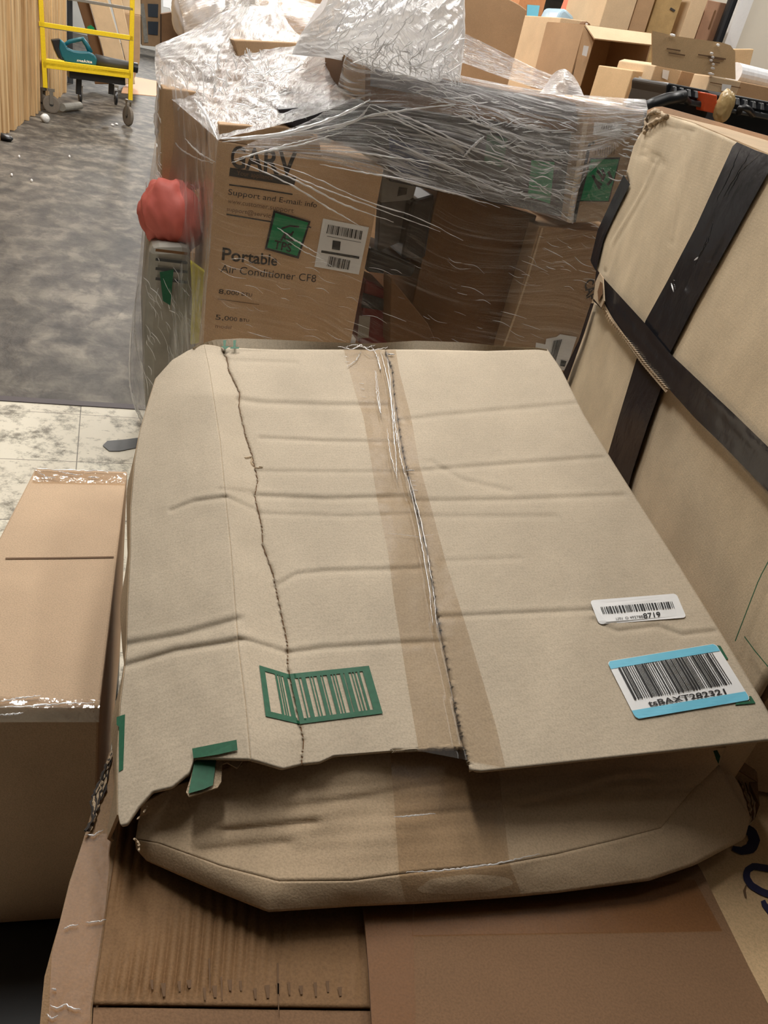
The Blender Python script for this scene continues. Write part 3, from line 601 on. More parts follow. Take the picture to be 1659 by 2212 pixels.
# crushed scraps at the right end of the top carton
SCp = thing('torn_flap', 'crumpled torn cardboard flap jammed below the right end of the crushed carton', 'cardboard', at_z(1590, 1700, .725))
def sheet3(name, pts, mat, parent, th=.003): 
    V = [at_z(*p) for p in pts]; return mk(name, V, [tuple(range(len(V)))], mat, parent, solid=th)
sheet3('flap_face', [(1572, 1622, .80), (1612, 1600, .80), (1630, 1650, .775), (1636, 1690, .76), (1600, 1668, .775), (1560, 1640, .79)], M['k_lower_shade'], SCp)
sheet3('flap_face', [(1636, 1690, .755), (1641, 1740, .745), (1630, 1770, .735), (1620, 1765, .735), (1628, 1730, .742), (1618, 1690, .755)], M['k_dark'], SCp)
for k in range(5):
    q = resample([(1560 + k * 7, 1640 + k * 3), (1592 + k * 6, 1690), (1608 + k * 5, 1730), (1618 + k * 3, 1768), (1612, 1785)], 24); m = MB()
    m.tube([at_z(x + R.uniform(-1.5, 1.5), y, .748 - .001 * k) for x, y in q], [.0012 * R.uniform(.5, 1.4) for _ in q], 5); m.build('torn_ply', M['k_dark'] if k % 2 else M['k_torn'], SCp)
# ============================================================ LEFT CARTON
ZL = 0.626
m0 = thing('shade_pallet', 'added black pallet standing in for floor shade under the long carton at left', 'pallet', drop(at_z(60, 1700, 0.1), 0))  # pallet added in black where the floor lies in shade
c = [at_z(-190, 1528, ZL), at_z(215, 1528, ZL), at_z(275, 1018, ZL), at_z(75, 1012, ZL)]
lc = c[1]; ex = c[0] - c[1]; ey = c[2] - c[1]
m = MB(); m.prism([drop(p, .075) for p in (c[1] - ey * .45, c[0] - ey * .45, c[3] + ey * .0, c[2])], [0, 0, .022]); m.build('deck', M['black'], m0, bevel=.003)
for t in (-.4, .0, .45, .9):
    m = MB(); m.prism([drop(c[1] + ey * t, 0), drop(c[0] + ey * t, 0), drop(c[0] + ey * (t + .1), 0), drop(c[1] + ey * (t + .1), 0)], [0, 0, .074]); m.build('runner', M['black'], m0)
LB = thing('long_carton', 'long plain brown carton at the left, glossy clear tape across both ends', 'box', drop((c[0] + c[2]) / 2, .1))
m = MB(); m.prism([drop(p, .1) for p in c], [0, 0, ZL - .1]); m.build('body', M['k_left'], LB, bevel=.004)
sf = gz(ZL + .0016)
stroke_on(sf, [(12, 1206), (130, 1205), (246, 1203)], 3, kd, LB, 'flap_crease')
gt = clear_tape('glossy_tape', (0.90, 0.84, 0.76, 1), .16, .12, .5, .08)
V = []; 
h = homog([(77, 1012), (274, 1018), (270, 1045), (70, 1040)])
for i in range(8):
    for j in range(50): x, y = h(j / 49, i / 7); V.append(at_z(x, y, ZL + .003 + .0012 * float(fsum(x / 9, y / 5, 2))))
mk('end_tape', V, gfaces(8, 50), gt, LB, smooth=True)
h = homog([(-190, 1497), (217, 1512), (215, 1529), (-190, 1529)])
V = []
for i in range(8):
    for j in range(60): x, y = h(j / 59, i / 7); V.append(at_z(x, y, ZL + .003 + .0012 * float(fsum(x / 9, y / 5, 3))))
mk('end_tape', V, gfaces(8, 60), gt, LB, smooth=True)
fpl = Plane(c[1], np.cross(ex, [0, 0, 1.])); sgn = 1 if (EYE - fpl.P) @ fpl.N > 0 else -1
sheet_on(lambda x, y: fpl.hit(x, y, sgn * .003), [(-190, 1529), (215, 1529), (214, 1560), (-190, 1560)], gt, LB, 'end_tape')
for k, pts in enumerate([[(75, 1012), (150, 1016), (272, 1018)], [(82, 1020), (100, 1030), (120, 1032)], [(125, 1018), (150, 1024), (180, 1026)], [(0, 1515), (40, 1508), (90, 1502)], [(0, 1528), (60, 1526), (130, 1520), (205, 1518)], [(0, 1545), (50, 1540)], [(190, 1030), (215, 1032)]]):
    strand(gz(ZL + .005), pts, .0014, LB, seed=40 + k, jit=1.5, n=24)
# ============================================================ RIGHT CARTON WITH BLACK TAPE
RP = vplane(1395, 240, 2.35, -3.6); YN = 0.80
def rp(x, y, o=0.0): return RP.hit(x, y, o)
def extY(p, q, Y): a, b = rp(*p), rp(*q); t = (Y - a[1]) / (b[1] - a[1]); return a + (b - a) * t
RB = thing('tall_carton', 'tall worn kraft carton at the right sealed with crossing strips of black tape', 'box', drop(extY((1303, 600), (1659, 965), 1.6) + azv(86.4) * .3, .735))
ins = azv(86.4)      # away from us, into the box
ktop = kraft('cardboard_taped', (214, 194, 164), dirt=.12, flute=(0, 0, 1), fl=.006, fstr=.04)
# upper face: height field with long soft creases
upE = [(1397, 262), (1402, 250), (1425, 243), (1500, 268), (1560, 292), (1592, 307)]
e1, e2 = extY((1592, 307), (1659, 335), YN), extY((1303, 600), (1659, 965), YN)
T3 = [rp(*p) for p in upE] + [e1]
L3 = [rp(*p) for p in [(1397, 262), (1372, 318), (1356, 376), (1361, 398), (1330, 460), (1304, 515), (1288, 580), (1303, 600)]]
B3 = [L3[-1], rp(1392, 697), rp(1447, 763), rp(1659, 975), e2]
S = coons(T3, B3, L3, [e1, e2], 110, 90)
cr3 = [([(1420, 348), (1398, 400), (1370, 450), (1322, 530), (1310, 580)], .007, 7), ([(1478, 300), (1474, 380), (1468, 440), (1456, 520)], .004, 6), ([(1390, 326), (1432, 355)], .005, 5), ([(1400, 290), (1440, 262), (1500, 275)], .006, 8), ([(1400, 272), (1385, 330)], .005, 8)]
def proj(p):
    q = np.array(p) - EYE; c = q[0] * RTc + q[1] * FWc + q[2] * UPc; return CX + F * c[0] / c[2], CY + F * c[1] / c[2]
def rh(p):
    x, y = proj(p); h = 0.004 * fsum(p[1] * 8, p[2] * 8, 11)
    for pl, dp, w in cr3:
        d, sd = seg_d(x, y, pl); h += .8 * dp * math.exp(-(d / (w * .5)) ** 2) - .5 * dp * math.exp(-(d / (w * 1.6)) ** 2)
    return h
V = [p - ins * (rh(p) + .002) for p in S.reshape(-1, 3)]
mk('upper_panel', V, gfaces(90, 110), ktop, RB, smooth=True, solid=.005)
lwL = [(1281, 652), (1262, 715), (1240, 770), (1226, 815), (1180, 1000), (1150, 1200)]
f1 = extY((1281, 652), (1659, 1068), YN)
T3 = [rp(*p) for p in [(1281, 652), (1306, 674), (1380, 768), (1500, 902), (1659, 1068)]] + [f1]
B3 = [drop(rp(*lwL[0]), .735), drop(f1, .735)]; L3 = [rp(*p) for p in lwL[:4]] + [B3[0]]
S = coons(T3, B3, L3, [f1, B3[1]], 90, 80)
V = [p + ins * .006 - ins * (0.004 * float(fsum(p[1] * 6, p[2] * 6, 12))) for p in S.reshape(-1, 3)]
mk('lower_panel', V, gfaces(80, 90), ktop, RB, smooth=True, solid=.005)
bt = [T for T in [rp(1397, 262), e1]]
far, near = drop(rp(1397, 262), .735), drop(e1, .735)
ztop = 1.50
m = MB(); m.prism([far + ins * .02, near + ins * .02, near + ins * .45, far + ins * .45], [0, 0, ztop - .755]); m.build('body', M['k_right'], RB)
# opposite flap standing above the rim
fl_ = Plane(RP.P + ins * .16, RP.N)
poly = [fl_.hit(x, y) for x, y in [(1396, 262), (1398, 238), (1414, 231), (1430, 230), (1446, 234), (1560, 266), (1700, 305), (1760, 400), (1700, 380), (1500, 300)]]
m = MB(); m.prism(poly, ins * .005); m.build('rear_flap', kraft('cardboard_inner', (176, 142, 112)), RB)
topm = MB(); topm.add([rp(1397, 262), rp(1430, 246), rp(1500, 268), rp(1592, 307), e1, e1 + ins * .2 , rp(1592, 307) + ins * .2, rp(1500, 268) + ins * .2, rp(1430, 246) + ins * .2, rp(1397, 262) + ins * .2], [(0, 1, 8, 9), (1, 2, 7, 8), (2, 3, 6, 7), (3, 4, 5, 6)])
topm.build('top_flap', M['k_right'], RB, solid=.005)
R = random.Random(8)
q = resample([(1394, 285), (1396, 262), (1400, 248), (1412, 240), (1428, 243), (1440, 252), (1418, 262), (1400, 270)], 40); m = MB()
m.tube([rp(x + R.uniform(-2, 2), y + R.uniform(-2, 2), .008) for x, y in q], [.0055 * R.uniform(.4, 1.3) for _ in q], 6); m.build('crushed_corner', M['k_torn'], RB, smooth=True)
# black tape
def tapeq(a, b, name, n=40, lift=.007, wr=.0012, seed=0, mat=None, clipY=None):
    A2, B2 = resample(a, n), resample(b, n); V = []
    for i in range(n):
        for j in range(9):
            p = A2[i] * (1 - j / 8) + B2[i] * j / 8; P3 = RP.hit(p[0], p[1], 0)
            V.append(RP.hit(p[0], p[1], lift + rh(P3) * .8 + wr * float(fsum(j * 1.2, i * .25, seed))))
    return mk(name, V, gfaces(n, 9), mat or M['btape'], RB, smooth=True)
tapeq([(1592, 307), (1583, 315), (1503, 490), (1440, 610), (1392, 697), (1378, 770)], [(1640, 328), (1632, 350), (1545, 500), (1480, 640), (1425, 730), (1405, 800)], 'black_tape', seed=1)
tapeq([(1636, 326), (1622, 356), (1536, 500), (1472, 640), (1418, 730), (1400, 800)], [(1690, 345), (1659, 373), (1567, 540), (1500, 660), (1447, 763), (1432, 829)], 'black_tape', seed=2, lift=.010)
tapeq([(1378, 765), (1337, 900), (1318, 965), (1290, 1060)], [(1434, 822), (1400, 915), (1365, 1022), (1340, 1120)], 'black_tape', seed=3, lift=.006)
xe, xf = (1720, 1030), (1720, 1130)
tapeq([(1288, 580), (1303, 600), (1392, 697), (1447, 763), (1592, 900), (1659, 965), xe], [(1281, 650), (1306, 672), (1380, 767), (1500, 902), (1560, 960), (1659, 1062), xf], 'black_tape', seed=4, lift=.013, n=60)
# side tape wrapping the far edge
def fedge(pts, name, seed):
    A2 = resample(pts, 26); V = []
    for x, y in A2: p = rp(x, y, .006); V += [p, p + ins * .006 + np.array([0, .03, 0]), p + ins * .06 + np.array([0, .05, 0])]
    return mk(name, V, gfaces(26, 3), M['btape'], RB, solid=.002)
tapeq([(1347, 378), (1322, 430), (1291, 497), (1275, 564), (1285, 582)], [(1361, 398), (1335, 450), (1304, 515), (1289, 578), (1292, 590)], 'black_tape', seed=5, lift=.010, wr=.0005)
tapeq([(1276, 655), (1250, 735), (1217, 804), (1190, 880)], [(1283, 655), (1262, 720), (1228, 815), (1200, 890)], 'black_tape', seed=6, lift=.008, wr=.0005)
# crinkled gloss lines on the tape
for k, pts in enumerate([[(1620, 330), (1590, 380), (1560, 430)], [(1600, 318), (1575, 380), (1545, 440)], [(1640, 335), (1600, 370), (1570, 425)], [(1535, 500), (1512, 550), (1500, 575)], [(1455, 600), (1460, 630)], [(1540, 480), (1530, 520), (1505, 565)]]):
    strand(lambda x, y: rp(x, y, .024), pts, .0009, RB, seed=60 + k, jit=1.2, n=20, mat=M['btape'])
for k, pts in enumerate([[(1500, 562), (1508, 556)], [(1450, 612), (1455, 630)]]): strand(lambda x, y: rp(x, y, .024), pts, .0016, RB, seed=70 + k, n=6)
# exposed corrugated edge below the cross tape
R = random.Random(12); q = resample([(1300, 655), (1318, 690), (1350, 728), (1390, 782), (1440, 840)], 40); m = MB()
for i in range(len(q) - 1):
    a = q[i]; b = (q[i] + q[i + 1]) / 2
    m.prism([rp(a[0], a[1], .018), rp(b[0], b[1], .018), rp(b[0] - 4, b[1] + 6, .014), rp(a[0] - 4, a[1] + 6, .014)], ins * .006)
m.build('corrugated_edge', M['k_torn'], RB)
stroke_on(lambda x, y: rp(x, y, .016), [(1300, 652), (1320, 688), (1390, 786), (1440, 846)], 6, M['k_torn'], RB, 'liner_edge')
poly_on(lambda x, y: rp(x, y, .028), [(1296, 590), (1303, 600), (1306, 650), (1300, 665), (1283, 645), (1287, 610)], M['k_torn'], RB, 'torn_corner', solid=.003)
poly_on(lambda x, y: rp(x, y, .034), [(1297, 608), (1301, 612), (1301, 636), (1293, 652), (1291, 630)], M['k_dark'], RB, 'torn_hole', solid=.001)
stroke_on(lambda x, y: rp(x, y, .008), [(1672, 1190), (1640, 1250), (1588, 1385)], 2.2, M['green'], RB, 'green_line')
stroke_on(lambda x, y: rp(x, y, .008), [(1608, 1375), (1630, 1405), (1659, 1440)], 2.2, M['green'], RB, 'green_line')
# ============================================================ WRAPPED PALLET
PF = vplane(472, 304, 2.6, 66); PB = azv(-24); PA = azv(66)
def pf(d=0.0): return lambda x, y: PF.hit(x, y, -d)      # d metres behind the front plane
def pbox(name, label, cat, poly, d, depth, mat, group=None, bevel=.004, part='body'):
    P = [PF.hit(x, y, -d) for x, y in poly]; c = np.mean(P, 0) + PB * depth / 2
    t = thing(name, label, cat, (c[0], c[1], min(p[2] for p in P)), group)
    m = MB(); m.prism(P, PB * depth); m.build(part, mat, t, bevel=bevel); return t
pc = PF.hit(472, 304); PO = drop(pc, 0)
t = thing('pallet', 'wooden pallet carrying the plastic-wrapped cartons', 'pallet', PO + PA * .7 + PB * .5)
for i in range(6):
    m = MB(); m.box(drop(PO - PA * .12 + PB * (.02 + i * .2), .115), PA * 1.62, PB * .11, [0, 0, .02]); m.build('deck_board', M['wood'], t, bevel=.002)
for i in range(3):
    m = MB(); m.box(drop(PO - PA * .12 + PA * (i * .76), 0.0), PA * .10, PB * 1.1, [0, 0, .114]); m.build('stringer', M['wood'], t, bevel=.002)
# air conditioner carton
aP = [PF.hit(*p) for p in [(472, 304), (828, 362), (779, 730)]]
zt = .137
TL_, TR2 = PF.hit(472, 304), PF.hit(830, 362)
ac = thing('printed_carton', 'brown carton printed Portable Air Conditioner with a green square sticker, inside the film wrap', 'box', drop((TL_ + TR2) / 2 + PB * .2, zt))
m = MB(); m.prism([TL_, TR2, drop(TR2, zt), drop(TL_, zt)], PB * .42); m.build('body', M['k_ac'], ac, bevel=.004)
a = pf(-.0012); b = pf(-.0030); c_ = pf(-.0022)
def tx(s, q, mat='greytxt', bold=False, par=ac, sf=a, name='lettering'): return text_on(sf, s, q, M[mat], par, name, bold)
m = text_on(a, 'GARV', [(500, 314), (643, 326), (640, 384), (498, 362)], M['greytxt'], ac, 'lettering', True)
poly_on(a, [(497, 362), (640, 384), (635, 402), (495, 380)], M['greytxt'], ac, 'printed_bar'); tx('Your appliance', [(512, 368), (590, 379), (589, 392), (511, 381)], 'faint', sf=b)
for q in [[(495, 399), (560, 408)], [(560, 408), (632, 420)], [(489, 463), (560, 475), (590, 480)], [(645, 480), (672, 492)]]: stroke_on(a, q, 3, M['greytxt'], ac, 'printed_line')
tx('Support and E-mail: info', [(494, 408), (686, 438), (683, 452), (492, 424)])
tx('www.customer.support', [(493, 431), (635, 452), (634, 464), (491, 441)], 'faint'); tx('support@service.com', [(491, 446), (628, 468), (626, 482), (489, 458)], 'faint')
tx('Portable', [(481, 534), (600, 552), (598, 575), (479, 562)], bold=True); tx('Air Conditioner CF8', [(478, 571), (684, 594), (682, 610), (476, 588)], bold=False)
tx('8,000 BTU', [(473, 624), (545, 634), (544, 642), (472, 636)]); tx('5,000 BTU', [(466, 679), (538, 690), (537, 697), (465, 692)])
tx('model', [(466, 700), (500, 704), (499, 711), (465, 708)], 'faint'); stroke_on(a, [(470, 646), (560, 658)], 1.5, M['faint'], ac, 'printed_line')
sheet_on(b, [(591, 454), (671, 478), (645, 559), (572, 538)], M['ink'], ac, 'sticker_border')
st_ = sheet_on(pf(-.0042), [(595, 460), (666, 481), (642, 553), (577, 535)], M['sticker'], ac, 'green_sticker')
text_on(pf(-.0056), 'TPS', [(594, 518), (631, 527), (628, 546), (590, 537)], M['ink'], st_, bold=True)
for q in [[(607, 520), (618, 500), (614, 516), (636, 520)], [(608, 494), (626, 488), (646, 490)], [(617, 504), (632, 508)], [(624, 512), (634, 500)]]: stroke_on(pf(-.0056), q, 4, M['ink'], st_, 'handwriting')
sl_ = sheet_on(pf(-.0025), [(698, 472), (797, 491), (775, 593), (679, 576)], M['white'], ac, 'shipping_label')
bb = pf(-.0038)
bars_on(bb, [(709, 485), (783, 499), (780, 518), (705, 504)], barspans(26, 5), M['ink'], sl_); bars_on(bb, [(711, 553), (757, 563), (753, 583), (706, 575)], barspans(18, 6), M['ink'], sl_)
poly_on(bb, [(719, 519), (736, 522), (734, 541), (717, 538)], M['dgrey'], sl_, 'printed_square'); stroke_on(bb, [(694, 543), (776, 557)], 5, M['ink'], sl_, 'printed_bar')
stroke_on(bb, [(706, 510), (780, 524)], 1, M['ink'], sl_, 'printed_line')
# lid line of a second carton on its top
pbox('flat_carton', 'flat brown carton lying on the printed air conditioner carton under crumpled film', 'box', [(474, 268), (620, 275), (690, 300), (695, 340), (473, 303)], .004, .34, M['k_mid'])
# left side load
LP = vplane(472, 304, PF.hit(472, 304) - PA * .02, -24)
SL = lambda d=0.0: (lambda x, y: PF.hit(x, y, -d))
pbox('grey_sack', 'grey paper sack standing at the left end of the wrapped pallet', 'sack', [(325, 530), (412, 530), (418, 720), (415, 900), (318, 925), (312, 700)], .12, .4, M['wgrey'], bevel=.03)
t = bpy.data.objects['grey_sack']; poly_on(pf(.112), [(345, 588), (375, 582), (368, 660), (352, 650)], M['green'], t, 'green_patch')
for y0 in (540, 560, 580, 602): stroke_on(pf(.112), [(336, y0), (370, y0 + 4), (405, y0 + 8)], 6, M['k_dark'] if y0 < 560 else M['dgrey'], t, 'printed_line')
pbox('yellow_board', 'yellow board wedged between the grey sack and the printed carton', 'board', [(412, 565), (446, 590), (440, 740), (412, 745), (416, 650)], .06, .03, M['yel2'])
# red bag: soft lump
def blob(name, label, cat, c, rad, mat, seed=0, part=None, am=.18, group=None, n=28):
    V = []; 
    for i in range(n + 1):
        th = math.pi * i / n
        for j in range(2 * n):
            ph = math.pi * j / n; d = np.array([math.sin(th) * math.cos(ph), math.sin(th) * math.sin(ph), math.cos(th)])
            s_ = 1 + am * float(fsum(d[0] * 3 + d[2] * 2, d[1] * 3 - d[2], seed)) + am * .4 * float(fsum(d[0] * 9, d[1] * 9 + d[2] * 8, seed + 1))
            V.append(np.array(c) + d * s_ * np.array(rad))
    f = [(i * 2 * n + j, i * 2 * n + (j + 1) % (2 * n), (i + 1) * 2 * n + (j + 1) % (2 * n), (i + 1) * 2 * n + j) for i in range(n) for j in range(2 * n)]
    uv = [(j / (2 * n), i / n) for i in range(n + 1) for j in range(2 * n)]
    return tag(mk(name, V, f, mat, None, smooth=True, uvs=uv), label, cat, group)
c1 = PF.hit(372, 468, -.26); blob('red_bag', 'red plastic bag stuffed above the grey sack under the film', 'bag', c1, (.125, .10, .12), M['red'], 3, am=.22)
pbox('brown_carton', 'plain brown carton at the upper left of the wrapped pallet, above the red bag', 'box', [(352, 190), (440, 200), (452, 400), (395, 420), (350, 400)], .30, .4, M['k_mid'])
# centre and right load
pbox('black_panel_carton', 'wide black flat carton across the middle of the wrapped pallet', 'box', [(600, 236), (790, 222), (1250, 286), (1224, 472), (1135, 452), (842, 392), (836, 350), (700, 296), (620, 270)], .03, .13, plain('black_card', (38, 36, 42), .35))
t = bpy.data.objects['black_panel_carton']
pb = pf(.026)
poly_on(pb, [(840, 298), (930, 320), (925, 385), (842, 365)], plain('blue_print', (44, 56, 92), .4), t, 'blue_print')
sheet_on(pb, [(1052, 288), (1096, 300), (1086, 362), (1046, 350)], M['green'], t, 'green_sticker'); sheet_on(pb, [(1148, 346), (1198, 350), (1188, 440), (1140, 424)], M['sticker'], t, 'green_sticker')
pbox('long_brown_carton', 'long shallow carton on top of the black flat carton, brown left end', 'box', [(742, 190), (742, 118), (775, 135), (795, 140), (1245, 222), (1252, 288), (792, 222), (765, 205)], .0, .26, M['k_dark'])
t = bpy.data.objects['long_brown_carton']; pq = pf(-.003)
poly_on(pq, [(800, 143), (1243, 224), (1248, 262), (800, 186)], plain('grey_side', (108, 106, 110), .4), t, 'grey_side'); poly_on(pq, [(742, 118), (790, 138), (788, 215), (765, 203), (742, 190)], M['k_mid'], t, 'end_face')
def rollo(p, q, r, name, label, cat, mat):
    v = (q - p); v /= np.linalg.norm(v); m = MB(); m.tube([p, q], r, 20); return tag(m.build(name, mat, smooth=False), label, cat)
pbox('open_tray_carton', 'brown open carton end showing through the film, left of the film peak', 'box', [(504, 86), (640, 92), (720, 100), (700, 125), (640, 112), (545, 120), (514, 123)], .42, .2, M['k_mid'])
rc = pbox('labelled_carton', 'narrow brown carton with white label and green sticker at the pallet right end', 'box', [(1262, 218), (1392, 240), (1384, 290), (1346, 476), (1228, 482)], -.03, .5, M['k_mid'])
rs = pf(-.033); sheet_on(rs, [(1284, 264), (1344, 268), (1338, 298), (1281, 291)], M['white'], rc, 'barcode_label'); bars_on(pf(-.035), [(1299, 269), (1328, 271), (1326, 281), (1298, 278)], barspans(12, 3), M['ink'], rc)
sheet_on(rs, [(1274, 341), (1340, 340), (1316, 436), (1250, 435)], M['ink'], rc, 'sticker_border'); sheet_on(pf(-.0345), [(1277, 344), (1337, 344), (1314, 434), (1254, 433)], M['sticker'], rc, 'green_sticker')
for q in [[(1280, 378), (1288, 392), (1300, 400)], [(1290, 368), (1302, 385)], [(1300, 366), (1306, 378), (1300, 392)], [(1314, 370), (1322, 388), (1312, 400)], [(1286, 390), (1296, 408)]]: stroke_on(pf(-.036), q, 6, M['ink'], rc, 'handwriting')
stroke_on(rs, [(1240, 480), (1275, 305), (1285, 308)], 7, M['ink'], rc, 'printed_bar'); stroke_on(rs, [(1229, 480), (1266, 262)], 10, M['k_far'], rc, 'bare_edge')
for k in range(9): stroke_on(rs, [(1288 + k * 5, 312), (1286 + k * 5, 334)], 1.6, M['faint'], rc, 'printed_line')
def dropbox(name, label, poly_top, d, depth, mat, z0=.137, bottoms=None, cat='box'):
    P = [PF.hit(x, y, -d) for x, y in poly_top]; Q = [drop(p, z0) for p in reversed(P)] 
    c = np.mean(P, 0) + PB * depth / 2; t = thing(name, label, cat, (c[0], c[1], z0)); m = MB(); m.prism(P + Q, PB * depth); m.build('body', mat, t, bevel=.004); return t
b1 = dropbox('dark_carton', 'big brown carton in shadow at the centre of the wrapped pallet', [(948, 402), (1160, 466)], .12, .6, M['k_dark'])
b2 = dropbox('brown_carton', 'big brown carton at the lower right of the wrapped pallet, below the green sticker', [(1166, 488), (1352, 505)], .03, .6, M['k_mid'])
stroke_on(pf(.026), [(1172, 492), (1140, 600), (1110, 690), (1084, 760)], 4, M['k_far'], b2, 'corner_edge')
text_on(pf(.026), 'CAF', [(1282, 598), (1290, 640), (1268, 652), (1262, 612)], M['greytxt'], b2, bold=True)
poly_on(pf(.026), [(1158, 740), (1178, 744), (1180, 732), (1202, 728), (1210, 722), (1246, 728), (1222, 800), (1150, 800)], M['white'], b2, 'shipping_label')
bars_on(pf(.022), [(1196, 736), (1214, 733), (1200, 780), (1186, 778)], barspans(9, 8), M['ink'], b2); poly_on(pf(.022), [(1212, 778), (1224, 780), (1220, 792), (1210, 790)], M['ink'], b2, 'printed_square')
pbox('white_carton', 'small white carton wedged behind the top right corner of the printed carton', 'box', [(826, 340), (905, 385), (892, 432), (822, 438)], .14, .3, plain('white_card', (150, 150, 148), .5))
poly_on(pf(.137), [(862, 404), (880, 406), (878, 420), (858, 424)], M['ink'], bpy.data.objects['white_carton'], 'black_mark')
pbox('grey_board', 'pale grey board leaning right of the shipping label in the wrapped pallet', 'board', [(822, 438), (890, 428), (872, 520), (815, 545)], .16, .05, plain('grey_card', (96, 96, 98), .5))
pbox('black_case', 'black hard case upright in the dark gap of the wrapped pallet', 'case', [(890, 435), (942, 420), (920, 560), (868, 560)], .10, .3, M['black'], bevel=.015)
pbox('black_tray', 'black plastic tray lying in the dark gap beside the printed carton', 'tray', [(798, 535), (900, 575), (890, 600), (792, 588)], .12, .3, M['black'], bevel=.01)
rp_ = pbox('red_package', 'red and dark package low in the gap right of the printed carton', 'package', [(790, 605), (835, 625), (842, 745), (775, 745)], .10, .2, plain('dark_red', (110, 22, 26), .4), bevel=.01)
poly_on(pf(.096), [(784, 632), (836, 648), (834, 672), (780, 664)], M['ink'], rp_, 'dark_band'); poly_on(pf(.094), [(776, 682), (800, 684), (796, 730), (772, 730)], M['wgrey'], rp_, 'grey_label')
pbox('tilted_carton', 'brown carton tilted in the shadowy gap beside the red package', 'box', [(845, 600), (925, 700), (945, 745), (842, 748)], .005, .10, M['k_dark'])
# ------------------------------------------------------------ stretch film
fw_ = thing('stretch_film', 'clear crumpled stretch film wrapped round the pallet load and bunched into a peak on top', 'plastic wrap', PO + PA * .5 + PB * .4)
def crom(P, n):
    P = np.array(P, float); N = len(P); out = []
    for t in np.linspace(0, N - 1, n):
        i = min(int(t), N - 2); f = t - i
        p0, p1, p2, p3 = P[max(i - 1, 0)], P[i], P[i + 1], P[min(i + 2, N - 1)]
        out.append(.5 * ((2 * p1) + (p2 - p0) * f + (2 * p0 - 5 * p1 + 4 * p2 - p3) * f * f + (3 * p1 - p0 - 3 * p2 + p3) * f ** 3))
    return np.array(out)
def filmsheet(name, grid, nu, nv, mat, amp=.01, ang=0.0, ku=6, kv=40, seed=0):
    """grid rows of (px, py, metres behind the front plane of the load)"""
    G = np.array([[PF.hit(x, y, -d) for x, y, d in row] for row in grid])
    rows = np.array([crom(r, nu) for r in G]); S = np.array([crom(rows[:, j], nv) for j in range(nu)]).transpose(1, 0, 2)
    ca, sa = math.cos(ang), math.sin(ang); du = np.gradient(S, axis=1); dv = np.gradient(S, axis=0); Nn = np.cross(du, dv); Nn /= np.linalg.norm(Nn, axis=2, keepdims=True) + 1e-9
    U_, V_ = np.meshgrid(np.linspace(0, 1, nu), np.linspace(0, 1, nv))
    a_ = U_ * ca + V_ * sa; b_ = -U_ * sa + V_ * ca
    D = fsum(a_ * ku, b_ * kv, seed, 5, 1.0) * .6 + fsum(a_ * ku * 2, b_ * kv * 2.3, seed + 9, 4) * .4
    ed = np.minimum(1, 8 * np.minimum(np.minimum(U_, 1 - U_), np.minimum(V_, 1 - V_)) + .25)
    S = S + Nn * (D * ed * amp)[..., None]
    return mk(name, S.reshape(-1, 3), gfaces(nv, nu), mat, fw_, smooth=True, uvs=guv(nv, nu))
FM = dict(front=film('film_clear', haze=.015, peak=.5, sx=3, sy=46, ang=-.42, thr=(.56, .78), gloss=.015, bstr=.4),
          side=film('film_side', haze=.14, peak=.95, sx=22, sy=5, ang=.3, thr=(.48, .70), gloss=.04),
          top=film('film_top', haze=.48, peak=1.0, sx=14, sy=30, ang=.5, thr=(.42, .62), gloss=.10, bstr=.9),
          mid=film('film_middle', haze=.10, peak=1.0, sx=6, sy=48, ang=-.12, thr=(.47, .62), gloss=.05, bstr=.8),
          tower=film('film_peak', haze=.93, peak=1.0, sx=40, sy=6, ang=.45, thr=(.4, .6), gloss=.10, bstr=.45, col=(.98, .98, .99, 1)),
          back=film('film_back', haze=.25, peak=.85, sx=9, sy=24, ang=.4, thr=(.45, .65), gloss=.05))
filmsheet('front_film', [[(470, 300, -.03), (700, 300, -.05), (900, 330, -.05), (1100, 300, -.05), (1395, 245, -.06)], [(455, 450, -.03), (700, 450, -.04), (900, 450, -.04), (1100, 470, -.04), (1372, 400, -.06)],
    [(445, 600, -.03), (660, 600, -.03), (860, 620, -.02), (1080, 620, -.03), (1330, 560, -.05)], [(435, 780, -.03), (650, 800, -.03), (850, 800, -.02), (1060, 800, -.03), (1290, 800, -.05)]], 150, 110, FM['front'], .006, .4, 5, 30, 1)
filmsheet('side_film', [[(336, 98, .55), (350, 130, .40), (400, 190, .18), (472, 300, -.03)], [(340, 250, .55), (348, 270, .42), (400, 330, .20), (462, 400, -.03)], [(318, 430, .50), (330, 450, .36), (390, 500, .16), (455, 520, -.03)],
    [(296, 610, .42), (318, 620, .30), (380, 650, .10), (445, 640, -.03)], [(283, 760, .38), (310, 770, .25), (380, 790, .08), (438, 780, -.03)], [(288, 860, .34), (320, 870, .22), (380, 880, .08), (436, 880, -.03)], [(304, 912, .30), (330, 930, .18), (380, 960, .08), (436, 960, -.03)]], 90, 150, FM['side'], .010, .3, 12, 8, 2)
filmsheet('top_film', [[(336, 98, .60), (420, 62, .66), (500, 20, .68), (580, 10, .66), (600, 0, .64)], [(335, 140, .55), (420, 120, .50), (500, 100, .48), (560, 80, .48), (640, 70, .48)], [(345, 190, .42), (430, 180, .36), (520, 150, .34), (620, 130, .34), (740, 110, .34)],
    [(395, 235, .20), (470, 230, .16), (560, 210, .14), (660, 190, .12), (800, 170, .10)], [(472, 302, -.02), (540, 285, -.02), (620, 265, -.02), (700, 240, -.02), (800, 205, -.02)]], 130, 110, FM['top'], .016, .6, 10, 14, 3)
